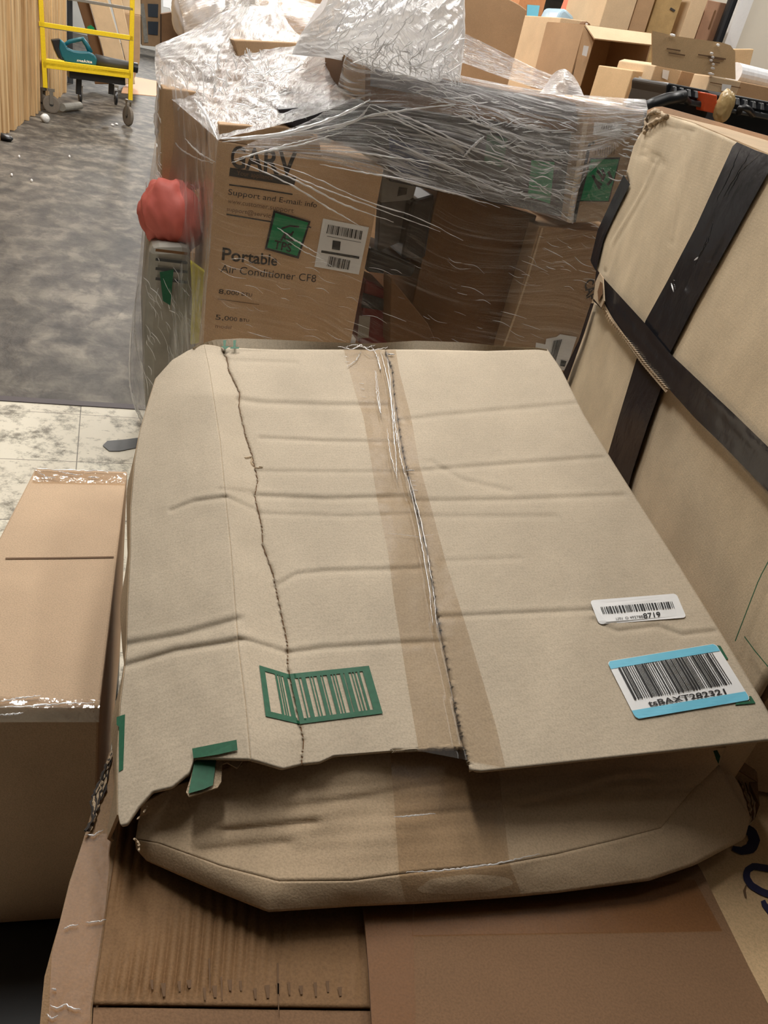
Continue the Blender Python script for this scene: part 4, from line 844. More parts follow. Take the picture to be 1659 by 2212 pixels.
filmsheet('middle_film', [[(740, 100, .10), (850, 120, .10), (1000, 165, .10), (1150, 195, .10), (1260, 205, .10), (1395, 215, .05)], [(745, 120, -.01), (850, 145, -.02), (1000, 175, -.02), (1130, 200, -.02), (1260, 220, -.04), (1400, 240, -.05)],
    [(700, 240, -.03), (850, 225, -.04), (1000, 240, -.05), (1130, 270, -.05), (1255, 290, -.06), (1396, 262, -.06)], [(560, 300, -.04), (800, 300, -.05), (950, 330, -.05), (1110, 380, -.05), (1240, 400, -.06), (1250, 400, -.06)], [(500, 330, -.04), (700, 350, -.05), (900, 400, -.05), (1090, 440, -.05), (1225, 480, -.06), (1235, 480, -.06)]], 170, 90, FM['mid'], .006, .1, 5, 40, 4)
filmsheet('right_film', [[(1262, 212, -.07), (1320, 216, -.07), (1370, 226, -.05), (1400, 245, .0)], [(1290, 300, -.07), (1340, 300, -.07), (1372, 310, -.05), (1396, 310, .0)], [(1280, 400, -.07), (1330, 400, -.07), (1350, 400, -.05), (1372, 400, .0)], [(1225, 480, -.07), (1290, 485, -.06), (1330, 480, -.05), (1350, 480, .0)]], 50, 70, film('film_right', haze=.03, peak=.7, sx=3, sy=30, ang=-.3, thr=(.52, .74), gloss=.02), .006, 0, 4, 30, 6)
filmsheet('film_peak', [[(716, -30, .10), (780, -34, .0), (860, -36, -.04), (940, -32, .02), (1003, -28, .14)], [(700, 20, .10), (780, 20, -.04), (860, 20, -.08), (940, 20, -.04), (1002, 20, .12)], [(655, 66, .14), (760, 70, -.04), (860, 80, -.08), (940, 90, -.04), (1004, 80, .10)],
    [(640, 95, .18), (740, 110, .0), (850, 135, -.06), (930, 150, -.04), (996, 130, .08)], [(630, 118, .20), (740, 130, .02), (850, 160, -.03), (930, 178, -.02), (992, 185, .05)]], 120, 100, FM['tower'], .014, .5, 22, 8, 5)
filmsheet('film_peak_back', [[(716, -30, .12), (780, -34, .30), (860, -36, .36), (940, -32, .30), (1003, -28, .16)], [(655, 66, .16), (760, 70, .44), (860, 80, .48), (940, 90, .40), (1004, 80, .12)], [(630, 118, .22), (740, 130, .56), (850, 160, .50), (930, 178, .40), (992, 185, .07)]], 60, 50, FM['tower'], .014, .5, 22, 8, 15)
filmsheet('film_tail', [[(335, 100, .60), (420, 60, .66), (500, 0, .66), (540, -40, .66)], [(350, 125, .56), (440, 100, .55), (520, 50, .56), (560, -40, .58)]], 60, 20, FM['back'], .01, .3, 6, 20, 7)
filmsheet('film_ramp', [[(1000, 70, .12), (1080, 110, .16), (1140, 140, .18), (1200, 165, .16)], [(1000, 105, .10), (1080, 140, .14), (1140, 165, .15), (1200, 190, .14)], [(998, 135, .06), (1080, 165, .08), (1140, 185, .08), (1200, 200, .08)]], 60, 24, FM['back'], .008, .1, 3, 30, 8)
filmsheet('film_puff', [[(1192, 162, .10), (1205, 152, .04), (1222, 150, .02), (1240, 165, .06)], [(1180, 182, .06), (1205, 175, -.02), (1225, 172, -.04), (1252, 185, .04)], [(1165, 202, .02), (1205, 205, -.04), (1230, 205, -.05), (1262, 208, .0)]], 40, 30, film('film_puff', haze=.6, peak=.9, sx=6, sy=20, gloss=.1), .003, 0, 5, 5, 9)
# folds: thin bunched ropes of film with the bright sheen put in their colour
R = random.Random(21)
def frope(pts, r, n=36, jit=1.2, part='film_fold_glint'):
    """pts (px,py,behind)"""
    P = crom([PF.hit(x, y, -d) for x, y, d in pts], n); J = [rng.normal(0, jit * .0006, 3) for _ in range(n)]
    m = MB(); m.tube([p + j for p, j in zip(P, J)], [r * (.25 + .75 * math.sin(math.pi * (i + .5) / n)) * R.uniform(.6, 1.25) for i in range(n)], 5); return m
def ropes(lst, name='film_fold_glint', seed=0):
    for pts, r in lst: frope(pts, r).build(name, M['fold_glint'], fw_, smooth=True)
D = -.055
ropes([([(555, 292, D), (700, 285, D), (800, 250, D), (900, 235, D), (985, 225, D)], .004), ([(470, 300, D), (600, 290, D), (720, 255, D), (800, 215, D)], .006), ([(480, 306, D), (620, 292, D), (760, 262, D), (800, 225, D)], .004),
 ([(500, 352, D), (560, 330, D), (650, 312, D), (740, 285, D)], .003), ([(505, 345, D), (600, 318, D), (700, 292, D)], .002),
 ([(520, 350, D), (620, 395, D), (720, 455, D), (780, 490, D)], .003), ([(540, 345, D), (640, 390, D), (740, 440, D), (850, 480, D)], .003), ([(560, 345, D), (680, 400, D), (800, 445, D), (950, 500, D)], .0025),
 ([(530, 340, D), (650, 372, D), (780, 430, D), (900, 470, D), (1000, 520, D)], .002), ([(600, 492, D), (640, 520, D), (690, 550, D)], .0028), ([(618, 518, D), (660, 545, D), (700, 562, D)], .0015),
 ([(690, 325, D), (760, 328, D), (850, 340, D), (960, 355, D)], .003), ([(690, 355, D), (780, 372, D), (860, 385, D), (960, 412, D), (1080, 448, D)], .0035), ([(860, 388, D), (940, 408, D), (1010, 425, D)], .004),
 ([(1000, 340, D), (1020, 318, D), (1046, 294, D)], .006), ([(800, 225, D), (900, 262, D), (1000, 310, D), (1120, 350, D)], .003), ([(830, 240, D), (920, 282, D), (1040, 330, D), (1150, 370, D)], .003),
 ([(795, 230, D), (880, 270, D), (960, 310, D)], .002), ([(980, 245, D), (1040, 270, D), (1110, 290, D)], .0035), ([(900, 330, D), (1000, 345, D), (1100, 352, D)], .0015),
 ([(790, 280, D), (900, 330, D), (1010, 378, D), (1090, 420, D)], .0025), ([(780, 310, D), (880, 345, D), (1000, 380, D)], .0018), ([(1130, 375, D), (1180, 410, D), (1225, 440, D)], .002)])
ropes([([(345, 165, .45), (338, 240, .5), (340, 300, .5), (352, 345, .45)], .008), ([(395, 215, .25), (375, 260, .35), (365, 300, .4)], .004), ([(350, 400, .42), (345, 350, .42), (338, 310, .45)], .004),
 ([(316, 390, .45), (318, 460, .42), (325, 520, .36), (350, 560, .28), (400, 630, .1)], .005), ([(330, 520, .36), (360, 580, .25), (410, 640, .08)], .003), ([(318, 470, .42), (330, 545, .34), (360, 600, .2)], .004),
 ([(300, 610, .42), (285, 700, .40), (280, 800, .38), (286, 860, .35), (303, 908, .30)], .005), ([(293, 640, .41), (291, 720, .39), (300, 780, .36)], .003), ([(286, 850, .35), (298, 885, .32), (308, 905, .29)], .005),
 ([(400, 300, .2), (430, 330, .1), (465, 350, -.02)], .003), ([(350, 250, .42), (380, 310, .3), (420, 340, .15), (460, 352, .0)], .003), ([(470, 302, -.04), (440, 240, .1), (420, 215, .2)], .006)])
# short glints scattered along each sheet, following the stretch
def scatter(n, box_, dirpx, L, d, r, seed):
    R2 = random.Random(seed); M_ = MB()
    for _ in range(n):
        u, v = R2.random(), R2.random(); h = box_; x = (h[0][0] * (1 - u) + h[1][0] * u) * (1 - v) + (h[3][0] * (1 - u) + h[2][0] * u) * v; y = (h[0][1] * (1 - u) + h[1][1] * u) * (1 - v) + (h[3][1] * (1 - u) + h[2][1] * u) * v
        a_ = math.atan2(dirpx[1], dirpx[0]) + R2.gauss(0, dirpx[2] if len(dirpx) > 2 else .18); l = L * R2.uniform(.3, 1.6); dd = (d[0] * (1 - v) + d[1] * v) if hasattr(d, '__len__') else d
        bend = R2.uniform(-.18, .18) * l
        pts = [(x - l / 2 * math.cos(a_), y - l / 2 * math.sin(a_), dd), (x - bend * math.sin(a_), y + bend * math.cos(a_), dd), (x + l / 2 * math.cos(a_), y + l / 2 * math.sin(a_), dd)]
        P = crom([PF.hit(*p[:2], -p[2]) for p in pts], 8); rr = r * R2.uniform(.4, 1.5)
        M_.tube(P, [rr * (.2 + .8 * math.sin(math.pi * (i + .5) / 8)) for i in range(8)], 4)
    o = M_.build('film_crease_glints', M['fold_glint'], fw_, smooth=True); o['kind'] = 'stuff'
scatter(190, [(345, 150), (560, 110), (640, 230), (470, 300)], (.35, 1, .35), 26, (.40, .06), .0022, 1)
scatter(150, [(540, 150), (800, 130), (800, 215), (500, 290)], (1, -.12, .25), 40, (.26, .0), .0016, 2)
scatter(130, [(800, 150), (1250, 225), (1235, 400), (1000, 250)], (1, .18, .22), 36, D, .0013, 3)
scatter(70, [(1000, 230), (1255, 250), (1225, 470), (1080, 420)], (1, .15, .3), 24, D - .01, .0013, 4)
scatter(60, [(790, 260), (1000, 300), (1080, 440), (840, 380)], (1, .42, .1), 60, D, .0009, 5)
scatter(60, [(480, 560), (1200, 560), (1180, 740), (470, 740)], (1, .38, .08), 40, -.045, .0007, 6)
scatter(36, [(1340, 250), (1396, 260), (1360, 400), (1330, 400)], (1, .18, .12), 30, -.07, .0018, 7)
scatter(120, [(345, 230), (440, 250), (430, 420), (340, 430)], (.35, 1, .3), 26, (.42, .28), .0018, 8)
scatter(50, [(320, 560), (430, 560), (420, 820), (300, 850)], (.45, 1, .15), 34, .10, .0012, 9)
scatter(140, [(720, -10), (1000, -10), (990, 170), (650, 110)], (1, -1.0, .3), 36, -.088, .0014, 10)
scatter(160, [(700, 90), (995, 110), (990, 180), (800, 150)], (.6, 1, .6), 22, -.073, .0014, 11)
scatter(30, [(1180, 470), (1330, 480), (1280, 640), (1120, 620)], (1, .3, .15), 30, -.05, .0010, 12)
# ============================================================ BACKGROUND, RIGHT: cartons stacked on crates
def bg(name, label, cat, top, Y, depth, mat, z0, az=66, group=None, poly=False, back=-24, bevel=.004):
    """box whose front outline (top edge, or whole outline if poly) stands on a vertical plane at distance Y"""
    px, py = top[0]; pl = vplane(px, py, Y, az); P = [pl.hit(x, y) for x, y in top]
    if not poly: P = P + [drop(p, z0) for p in reversed([P[0], P[-1]])]
    c = np.mean(P, 0) + azv(back) * depth / 2; t = thing(name, label, cat, (c[0], c[1], min(p[2] for p in P)), group)
    m = MB(); m.prism(P, azv(back) * depth); m.build('body', mat, t, bevel=bevel)
    n = pl.N; return t, (lambda x, y, o=.004: pl.hit(x, y, o))
def crate(label, x0, x1, Y, depth, z):
    a, b = np.array([x0, Y, 0.]), np.array([x0, Y, 0.]) + azv(66) * (x1 - x0) / math.sin(math.radians(66))
    t = thing('crate', label, 'crate', (a + b) / 2 + azv(-24) * depth / 2); m = MB(); m.prism([a, b, b + azv(-24) * depth, a + azv(-24) * depth], [0, 0, z]); m.build('body', M['k_mid'], t)
    for k in range(3):
        m = MB(); m.box(drop(a - azv(-24) * .02, .1 + k * (z - .3) / 2), (b - a), azv(-24) * .02, [0, 0, .1]); m.build('rail', M['wood'], t)
Z1 = 1.22
crate('waist-high crate behind the wrapped pallet, under the rear cartons', -.1, 3.4, 4.15, 2.3, Z1)
crate('crate behind the tall taped carton, under the black tool cases', .78, 2.3, 3.15, .55, 1.30)
crate('crate far behind the film peak at the left, under the hazy wrapped load', -1.62, -.95, 4.9, 1.3, 1.05)
t, s = bg('brown_carton', 'large plain brown carton right behind the white film peak', 'box', [(960, -60), (1095, -4), (1122, 10), (1138, 22)], 4.6, .45, M['k_mid'], Z1)
t, s = bg('labelled_carton', 'tall orange-brown carton with a pale blue label, behind the plain brown carton', 'box', [(1128, -20), (1182, -8)], 6.2, .4, plain('card_orange', (196, 136, 90), .6), Z1)
sheet_on(s, [(1139, 10), (1166, 12), (1160, 48), (1137, 46)], M['blue'], t, 'blue_label'); sheet_on(s, [(1132, 75), (1174, 79), (1170, 92), (1130, 88)], M['white'], t, 'white_band')
t, s = bg('plastic_bag', 'pale blue plastic film bag hanging between two tan cartons', 'bag', [(1212, 22), (1222, 18), (1242, 38), (1228, 70), (1205, 130), (1185, 150), (1162, 145), (1172, 100), (1190, 85), (1196, 55)], 5.9, .25, plain('pale_blue_film', (176, 206, 226), .3, bump=.8, bs=14), Z1, poly=True, bevel=.03)
t, s = bg('tan_carton', 'tan carton with a cross crease at the left of the open carton', 'box', [(1212, 38), (1268, 46)], 5.2, .5, M['k_far'], Z1)
stroke_on(s, [(1185, 102), (1245, 110)], 3, M['k_tan'], t, 'flap_crease')
t, s = bg('leaning_board', 'thin dark board with white edge between the tan carton and the open carton', 'board', [(1268, 46), (1276, 52), (1262, 110), (1244, 176), (1222, 168), (1240, 110), (1262, 50)], 4.95, .05, M['k_dark'], Z1, poly=True)
stroke_on(s, [(1268, 50), (1252, 90), (1240, 120)], 5, M['white'], t, 'white_edge'); stroke_on(s, [(1240, 135), (1228, 172)], 14, M['black'], t, 'black_patch')
# open carton on its side
OPL = vplane(1275, 52, 4.7, 66); oq = [(1264, 55), (1412, 74), (1368, 260), (1222, 215)]; iq = [(1288, 92), (1412, 114), (1370, 262), (1244, 225)]
oc = thing('open_carton', 'open brown carton lying on its side, dark inside printed Office', 'box', drop(OPL.hit(1320, 200) + azv(-24) * .2, Z1))
Fq = [OPL.hit(*p) for p in oq]; zb = Z1 + .004
Fq[2], Fq[3] = drop(Fq[2], zb), drop(Fq[3], zb)
Bq = [p + azv(-24) * .42 for p in Fq]
for i, nm in enumerate(['top_wall', 'side_wall', 'bottom_wall', 'side_wall']):
    j = (i + 1) % 4; mk(nm, [Fq[i], Fq[j], Bq[j], Bq[i]], [(0, 1, 2, 3)], M['k_mid'], oc, solid=.008)
bi = [p + azv(-24) * -.02 for p in Bq]; mk('back_wall', bi, [(0, 1, 2, 3)], M['k_mid'], oc, solid=.008)
bpl = Plane(bi[0] - azv(-24) * .01, azv(-24))
text_on(lambda x, y: bpl.hit(x, y), 'Office', [(1334, 218), (1340, 160), (1353, 163), (1347, 221)], M['greytxt'], oc, bold=True)
mk('rim_flap', [OPL.hit(1264, 55, .004), OPL.hit(1412, 74, .004), OPL.hit(1410, 98, .10), OPL.hit(1284, 84, .10)], [(0, 1, 2, 3)], M['k_far'], oc, solid=.006)
mk('rim_flap', [OPL.hit(1262, 58, .004), OPL.hit(1284, 86, .06), OPL.hit(1254, 186, .06), OPL.hit(1232, 190, .004)], [(0, 1, 2, 3)], M['k_mid'], oc, solid=.006)
sheet_on(lambda x, y: OPL.hit(x, y, .07), [(1261, 98), (1272, 100), (1267, 122), (1257, 119)], M['white'], oc, 'small_label')
t, s = bg('tall_carton', 'tan tall carton with brown side rising behind the open carton', 'box', [(1326, -50), (1392, -50)], 5.8, .5, M['k_far'], Z1)
t, s = bg('brown_carton', 'brown carton rising right of the tan tall carton, behind the open flap', 'box', [(1393, -50), (1430, -46)], 5.9, .5, M['k_mid'], Z1)
t, s = bg('worn_carton', 'yellowish worn carton behind the upright flap, small dark mark', 'box', [(1428, -30), (1482, -24)], 6.0, .5, kraft('card_yellowish', (186, 156, 108), dirt=.2), Z1)
stroke_on(s, [(1448, 18), (1458, 24)], 5, M['greytxt'], t, 'dark_mark')
t, s = bg('narrow_carton', 'narrow tan carton left of the pinkish carton by the black pole', 'box', [(1496, -6), (1530, -1)], 6.1, .25, M['k_far'], Z1)
t, s = bg('pinkish_carton', 'pinkish brown carton beside the black pole, dark vertical line of print', 'box', [(1531, 0), (1572, 8)], 6.25, .4, kraft('card_pink', (172, 134, 108)), Z1)
stroke_on(s, [(1546, 22), (1532, 62)], 3, M['k_dark'], t, 'printed_line')
for nm, lb_, tp_, col in [('orange_board', 'bright orange board leaning at the far wall', [(1246, -30), (1262, -28), (1245, 38), (1222, 34)], (226, 112, 74)), ('green_board', 'dark green board leaning beside the orange board', [(1263, -28), (1282, -26), (1264, 40), (1245, 38)], (52, 92, 78)),
    ('black_board', 'black board between the green and the red board', [(1284, -26), (1298, -24), (1282, 40), (1266, 40)], (40, 42, 46)), ('red_board', 'brick red board right of the black board at the far wall', [(1299, -24), (1314, -22), (1296, 42), (1283, 40)], (176, 84, 62)), ('white_bag', 'white crumpled bag right of the red board', [(1314, -20), (1332, -10), (1326, 16), (1312, 30), (1298, 26)], (226, 228, 232))]:
    t, s = bg(nm, lb_, 'board' if 'board' in nm else 'bag', tp_, 6.7, .12, plain(nm, col, .5), Z1, poly=True)
t, s = bg('small_carton', 'small tan carton with a little label at the foot of the open carton', 'box', [(1368, 152), (1408, 157)], 4.0, .3, M['k_tan'], Z1)
sheet_on(s, [(1380, 165), (1389, 166), (1387, 183), (1378, 182)], M['white'], t, 'small_label')
t, s = bg('square_carton', 'tan carton with torn top corner under the upright flap', 'box', [(1416, 142), (1428, 138), (1472, 152)], 3.95, .3, M['k_far'], Z1)
sheet_on(s, [(1432, 150), (1446, 153), (1442, 173), (1430, 168)], M['white'], t, 'small_label')
t, s = bg('shallow_carton', 'shaded brown carton behind the black tool cases, under the flap', 'box', [(1473, 152), (1600, 176), (1720, 200)], 4.05, .3, M['k_mid'], Z1)
t2, s2 = bg('label_carton', 'short tan carton with a white label above the orange latch', 'box', [(1536, 164), (1602, 176)], 3.9, .12, M['k_far'], Z1)
sheet_on(s2, [(1560, 181), (1580, 184), (1576, 199), (1558, 196)], M['white'], t2, 'white_label'); stroke_on(s2, [(1534, 178), (1600, 190)], 2, M['k_dark'], t2, 'lid_edge')
# upright open flap
fpl2 = vplane(1500, 90, 3.85, 66); fp_ = [(1409, 66), (1460, 78), (1560, 92), (1578, 98), (1588, 112), (1589, 172), (1500, 158), (1409, 140)]
t = thing('upright_flap', 'tan cardboard flap standing open with faint print and glossy tape streak', 'cardboard', fpl2.hit(1500, 165))
m = MB(); m.prism([fpl2.hit(*p) for p in fp_], azv(-24) * .006); m.build('sheet', M['k_tan'], t)
fs = lambda x, y: fpl2.hit(x, y, .004)
for k, (x, y, L) in enumerate([(1440, 105, 30), (1444, 114, 36), (1508, 118, 60), (1530, 124, 34), (1535, 133, 20)]): stroke_on(fs, [(x, y), (x + L, y + L * .16)], 3, M['faint'], t, 'faint_print')
for x, y, dx, dy in [(1534, 114, 6, 2), (1537, 122, 5, 3), (1533, 130, 6, 1), (1538, 138, 5, 2), (1536, 146, 7, 3), (1530, 158, 12, 3), (1448, 74, 10, 3), (1548, 96, 6, 2)]: strand(lambda a, b: fpl2.hit(a, b, .008), [(x, y), (x + dx, y + dy)], .005, t, n=6, name='tape_glint')
t, s = bg('pale_board', 'pale tan board leaning behind the right end of the upright flap', 'board', [(1586, 106), (1629, 106), (1608, 190), (1586, 190)], 4.6, .03, M['k_tan'], Z1, poly=True)
rollo(at_Y(1585, 158, 4.3), at_Y(1720, 190, 4.6), .045, 'white_roll', 'white bubble film roll lying on the cartons at the right edge', 'roll', plain('bubble', (232, 234, 238), .4, bump=.6, bs=40))
pl_ = at_Y(1583, 0, 6.25); m = MB(); m.tube([drop(pl_, 0), drop(pl_, 4.85)], .032, 12); tag(m.build('pole', M['black']), 'thin black upright pole standing at the right rear wall', 'pole')
pl_ = at_Y(1600, 0, 6.5); m = MB(); m.box(drop(pl_, 0), azv(69) * .10, azv(-21) * .05, [0, 0, 4.85]); tag(m.build('white_post', M['white']), 'white square post just right of the black pole', 'post')
# black tool cases
TPL = vplane(1440, 200, 3.35, 66)
def case(x0, y0, sx, label, w=130, flip=1):
    q = lambda x, y, o=0.0: TPL.hit(x0 + (x * w), y0 + y * 62 + x * w * .205, o)
    t = thing('tool_case', label, 'case', drop(q(.5, .8) + azv(-24) * .12, 1.30))
    top = [(-.02, .42), (0, .12), (.05, .0), (.95, -.02), (1.0, .1), (1.02, .42)]
    P = [q(*p) for p in top]; P += [drop(P[-1], 1.305), drop(P[0], 1.305)]; m = MB(); m.prism(P, azv(-24) * .24); m.build('body', M['black'], t, bevel=.01)
    P = [q(x, y, .03) for x, y in [(-.03, .45), (.1, .42), (.12, .5), (.5, .52), (.55, .42), (1.02, .42), (1.02, .62), (-.03, .66)]]; m = MB(); m.prism(P, azv(-24) * .03); m.build('front_lip', M['dgrey'], t, bevel=.005)
    for k in range(5):
        m = MB(); xx = .18 + k * .16; m.prism([q(xx, .08, .02), q(xx + .06, .08, .02), q(xx + .07, .34, .035), q(xx - .01, .34, .035)], azv(-24) * .035); m.build('rib', M['black'], t, bevel=.003)
    m = MB(); m.tube([q(.22, .58, .035), q(.25, .42, .06), q(.32, .36, .06), q(.4, .40, .055), q(.5, .56, .035)], .012, 8); m.build('handle', M['black'], t, smooth=True)
    return t, q
tc, q1 = case(1440, 178, 1, 'black ribbed plastic tool case left of the orange latch', 95)
tc2, q2 = case(1572, 202, 1, 'black ribbed plastic tool case at the right edge of the view', 110)
m = MB(); m.prism([TPL.hit(x, y, .05) for x, y in [(1524, 200), (1550, 206), (1548, 246), (1521, 240)]], azv(-24) * .06); m.build('orange_latch', M['orange'], tc, bevel=.004)
blob('clear_bag', 'small crumpled golden plastic bag hanging between the two tool cases', 'bag', TPL.hit(1564, 230, .06), (.035, .03, .055), plain('gold_film', (176, 150, 104), .25, bump=1, bs=30), 6)
m = MB(); m.tube([TPL.hit(x, y, .05) for x, y in [(1388, 236), (1412, 224), (1440, 214), (1478, 208)]], .022, 10); m.build('carry_handle', M['black'], tc, smooth=True)
# ============================================================ BACKGROUND, CENTRE LEFT: hazy wrapped load
Z2 = 1.05
t, s = bg('grey_carton', 'grey carton with a thin green strap in the hazy rear load', 'box', [(498, -20), (562, -12)], 5.6, .4, plain('grey_box', (120, 122, 116), .6), Z2)
stroke_on(s, [(496, 26), (530, 24), (560, 34)], 4, plain('green_strap', (90, 190, 120), .4), t, 'green_strap')
blob('plastic_bundle', 'white plastic bundle at the left of the hazy rear load', 'bundle', at_Y(425, 20, 6.0), (.16, .16, .20), plain('white_film', (214, 214, 218), .25, bump=1, bs=12), 8)
blob('plastic_bundle', 'lumpy beige wrapped bundle right of the grey strapped carton', 'bundle', at_Y(612, 42, 5.4), (.17, .14, .12), plain('beige_film', (186, 166, 146), .25, bump=1, bs=14), 9)
t, s = bg('tan_carton', 'row of tan carton faces behind the beige bundle at the top', 'box', [(560, -40), (712, -20)], 6.4, .4, M['k_far'], Z2)
t, s = bg('brown_carton', 'brown carton end just left of the film peak at the top', 'box', [(714, -20), (780, -10)], 5.6, .4, M['k_mid'], Z2)
t, s = bg('wrapped_carton', 'low wrapped brown carton under the beige bundle, left of the film peak', 'box', [(500, 68), (700, 78)], 5.0, .4, M['k_mid'], Z2)
fw2 = thing('stretch_film', 'hazy torn stretch film draped over the rear load at top left', 'plastic wrap', at_Y(520, 60, 5.0))
def hz(name, rows, mat, nu=80, nv=40):
    G = [[at_Y(*p) for p in r] for r in rows]; A1 = np.array([crom(r, nu) for r in G]); S_ = np.array([crom(A1[:, j], nv) for j in range(nu)]).transpose(1, 0, 2)
    U_, V_ = np.meshgrid(np.linspace(0, 1, nu), np.linspace(0, 1, nv)); S_ = S_ + (fsum(U_ * 14, V_ * 9, 31) * .02)[..., None] * np.array([.2, -1, .3])
    return mk(name, S_.reshape(-1, 3), gfaces(nv, nu), mat, fw2, smooth=True, uvs=guv(nv, nu))
hz('film_sheet', [[(385, 0, 5.2), (460, -20, 5.2), (540, -20, 5.1), (620, -10, 5.0), (700, 10, 4.9)], [(395, 40, 5.1), (470, 25, 5.0), (550, 20, 4.9), (620, 40, 4.8), (705, 50, 4.8)], [(400, 90, 5.0), (480, 80, 4.9), (560, 80, 4.8), (640, 85, 4.8), (720, 90, 4.7)]], FM['back'])
# ============================================================ BACKGROUND, LEFT: cart, blower, leaning cartons
CPL = vplane(112, 245, 10.704, 58); CB = azv(-32)
cp = lambda x, y, o=0.0: CPL.hit(x, y, o)
cart = thing('platform_cart', 'yellow metal platform cart with grey rubber casters beside the plank wall', 'cart', drop(cp(190, 250) + CB * .3, 0))
def bar(p, q_, w, name, mat, back=0.0, th=.04):
    m = MB(); u = (q_ - p) / np.linalg.norm(q_ - p); side = np.cross(u, CB); side /= np.linalg.norm(side)
    m.prism([p + side * w / 2, q_ + side * w / 2, q_ - side * w / 2, p - side * w / 2], CB * th); return m.build(name, mat, cart, bevel=.004)
for bk in (0,):
    o_ = CB * bk
    bar(cp(85, -60) + o_, cp(98, 190) + o_, .055, 'upright', M['yellow']); bar(cp(287, -30) + o_, cp(282, 217) + o_, .055, 'upright', M['yellow'])
bar(cp(84, 52), cp(288, 83), .055, 'rail', M['yellow'], th=.03); bar(cp(84, 57), cp(288, 88), .015, 'rail', M['steel'], th=.02)
bar(cp(150, -3), cp(288, 20), .035, 'top_rail', M['steel'], th=.03); bar(cp(84, -14), cp(150, -3), .035, 'top_rail', M['yellow'], th=.03)
bar(cp(93, 137), cp(283, 161), .10, 'deck_edge', M['yellow'], th=.03)
m = MB(); m.prism([cp(93, 134), cp(283, 158), cp(283, 158) + CB * .6, cp(93, 134) + CB * .6], [0, 0, -.03]); m.build('deck', M['yellow'], cart)
bar(cp(152, 162) + CB * .12, cp(274, 178) + CB * .12, .10, 'under_box', M['black'], th=.3)
def wheel(c, r, w, ax, nm='caster', dark=False):
    m = MB(); n = 28; a = ax / np.linalg.norm(ax); b_ = np.cross(a, [0, 0, 1.]); b_ /= np.linalg.norm(b_); up_ = np.array([0, 0, 1.])
    prof = [(-w / 2, .25), (-w / 2, .82), (-w * .42, .97), (0, 1), (w * .42, .97), (w / 2, .82), (w / 2, .25)]
    v = [c + a * x + r * k * (math.cos(2 * math.pi * i / n) * b_ + math.sin(2 * math.pi * i / n) * up_) for x, k in prof for i in range(n)]; P_ = len(prof)
    m.add(v, [(j * n + i, j * n + (i + 1) % n, ((j + 1) % P_) * n + (i + 1) % n, ((j + 1) % P_) * n + i) for j in range(P_) for i in range(n)])
    o = m.build(nm, M['black'] if dark else M['rubber'], cart, smooth=False)
    def sub(mb, nm2, mat): q = mk(nm2, mb.v, mb.f, mat, None); q.parent = o; q.location = (ORG[q] - ORG[cart]).tolist(); return q
    mm = MB(); mm.tube([c - a * w * .4, c + a * w * .4], r * .55, 20); sub(mm, 'hub', M['dgrey'])
    mm = MB(); mm.box(c + a * (w / 2 + .004) - b_ * .02, b_ * .04, a * .006, [0, 0, r + .05]); mm.box(c - a * (w / 2 + .01) - b_ * .02, b_ * .04, a * .006, [0, 0, r + .05]); mm.box(c - a * (w / 2 + .012) - b_ * .04 + np.array([0, 0, r + .045]), b_ * .08, a * (w + .024), [0, 0, .03]); sub(mm, 'fork', M['steel'])
w1 = drop(at_z(112, 246, 0), .11); w2_ = drop(at_z(276, 272, 0), .125)
wheel(w1 + CB * .03, .105, .045, azv(-25)); wheel(w2_, .125, .045, azv(40)); wheel(w1 + azv(58) * -.10 + CB * .1, .095, .045, azv(10))
for p in (at_z(175, 236, 0), at_z(252, 232, 0)): wheel(drop(p, .12) + CB * .1, .10, .04, azv(60), dark=True)
for x, y0, y1 in [(178, 178, 212), (250, 188, 212)]: bar(cp(x, y0) + CB * .35, cp(x - 1, y1) + CB * .35, .07, 'caster_stem', M['black'])
# leaf blower
bt_ = thing('leaf_blower', 'teal cordless leaf blower with dark tube lying on the yellow cart deck', 'leaf blower', cp(190, 142) + CB * .2)
bp_ = lambda x, y, o=0.0: cp(x, y, -.10 - o)
m = MB(); m.prism([bp_(x, y) for x, y in [(130, 84), (140, 92), (146, 104), (160, 110), (176, 112), (192, 112), (204, 118), (211, 128), (208, 143), (170, 140), (140, 134), (132, 122), (126, 104)]], CB * .16); m.build('motor_body', M['teal'], bt_, bevel=.02)
m = MB(); m.prism([bp_(x, y, -.01) for x, y in [(111, 86), (130, 84), (128, 104), (134, 124), (138, 132), (126, 126), (118, 108)]], CB * .14); m.build('battery', M['black'], bt_, bevel=.01)
m = MB(); m.tube([bp_(x, y, .08) for x, y in [(138, 98), (150, 90), (168, 86), (178, 84), (188, 98), (196, 114)]], [.02, .024, .026, .03, .03, .034], 10); m.build('handle', M['teal'], bt_, smooth=True)
m = MB(); m.tube([bp_(x, y, .08) for x, y in [(206, 130), (240, 136), (276, 142), (296, 146)]], [.075, .062, .055, .05], 16); m.build('blower_tube', M['dgrey'], bt_, smooth=True)
m = MB(); m.tube([bp_(x, y, .08) for x, y in [(288, 145), (297, 147)]], .06, 16); m.build('nozzle', M['black'], bt_)
text_on(lambda x, y: bp_(x, y, -.005), 'makita', [(167, 127), (200, 131), (199, 137), (166, 133)], M['white'], bt_, bold=True)
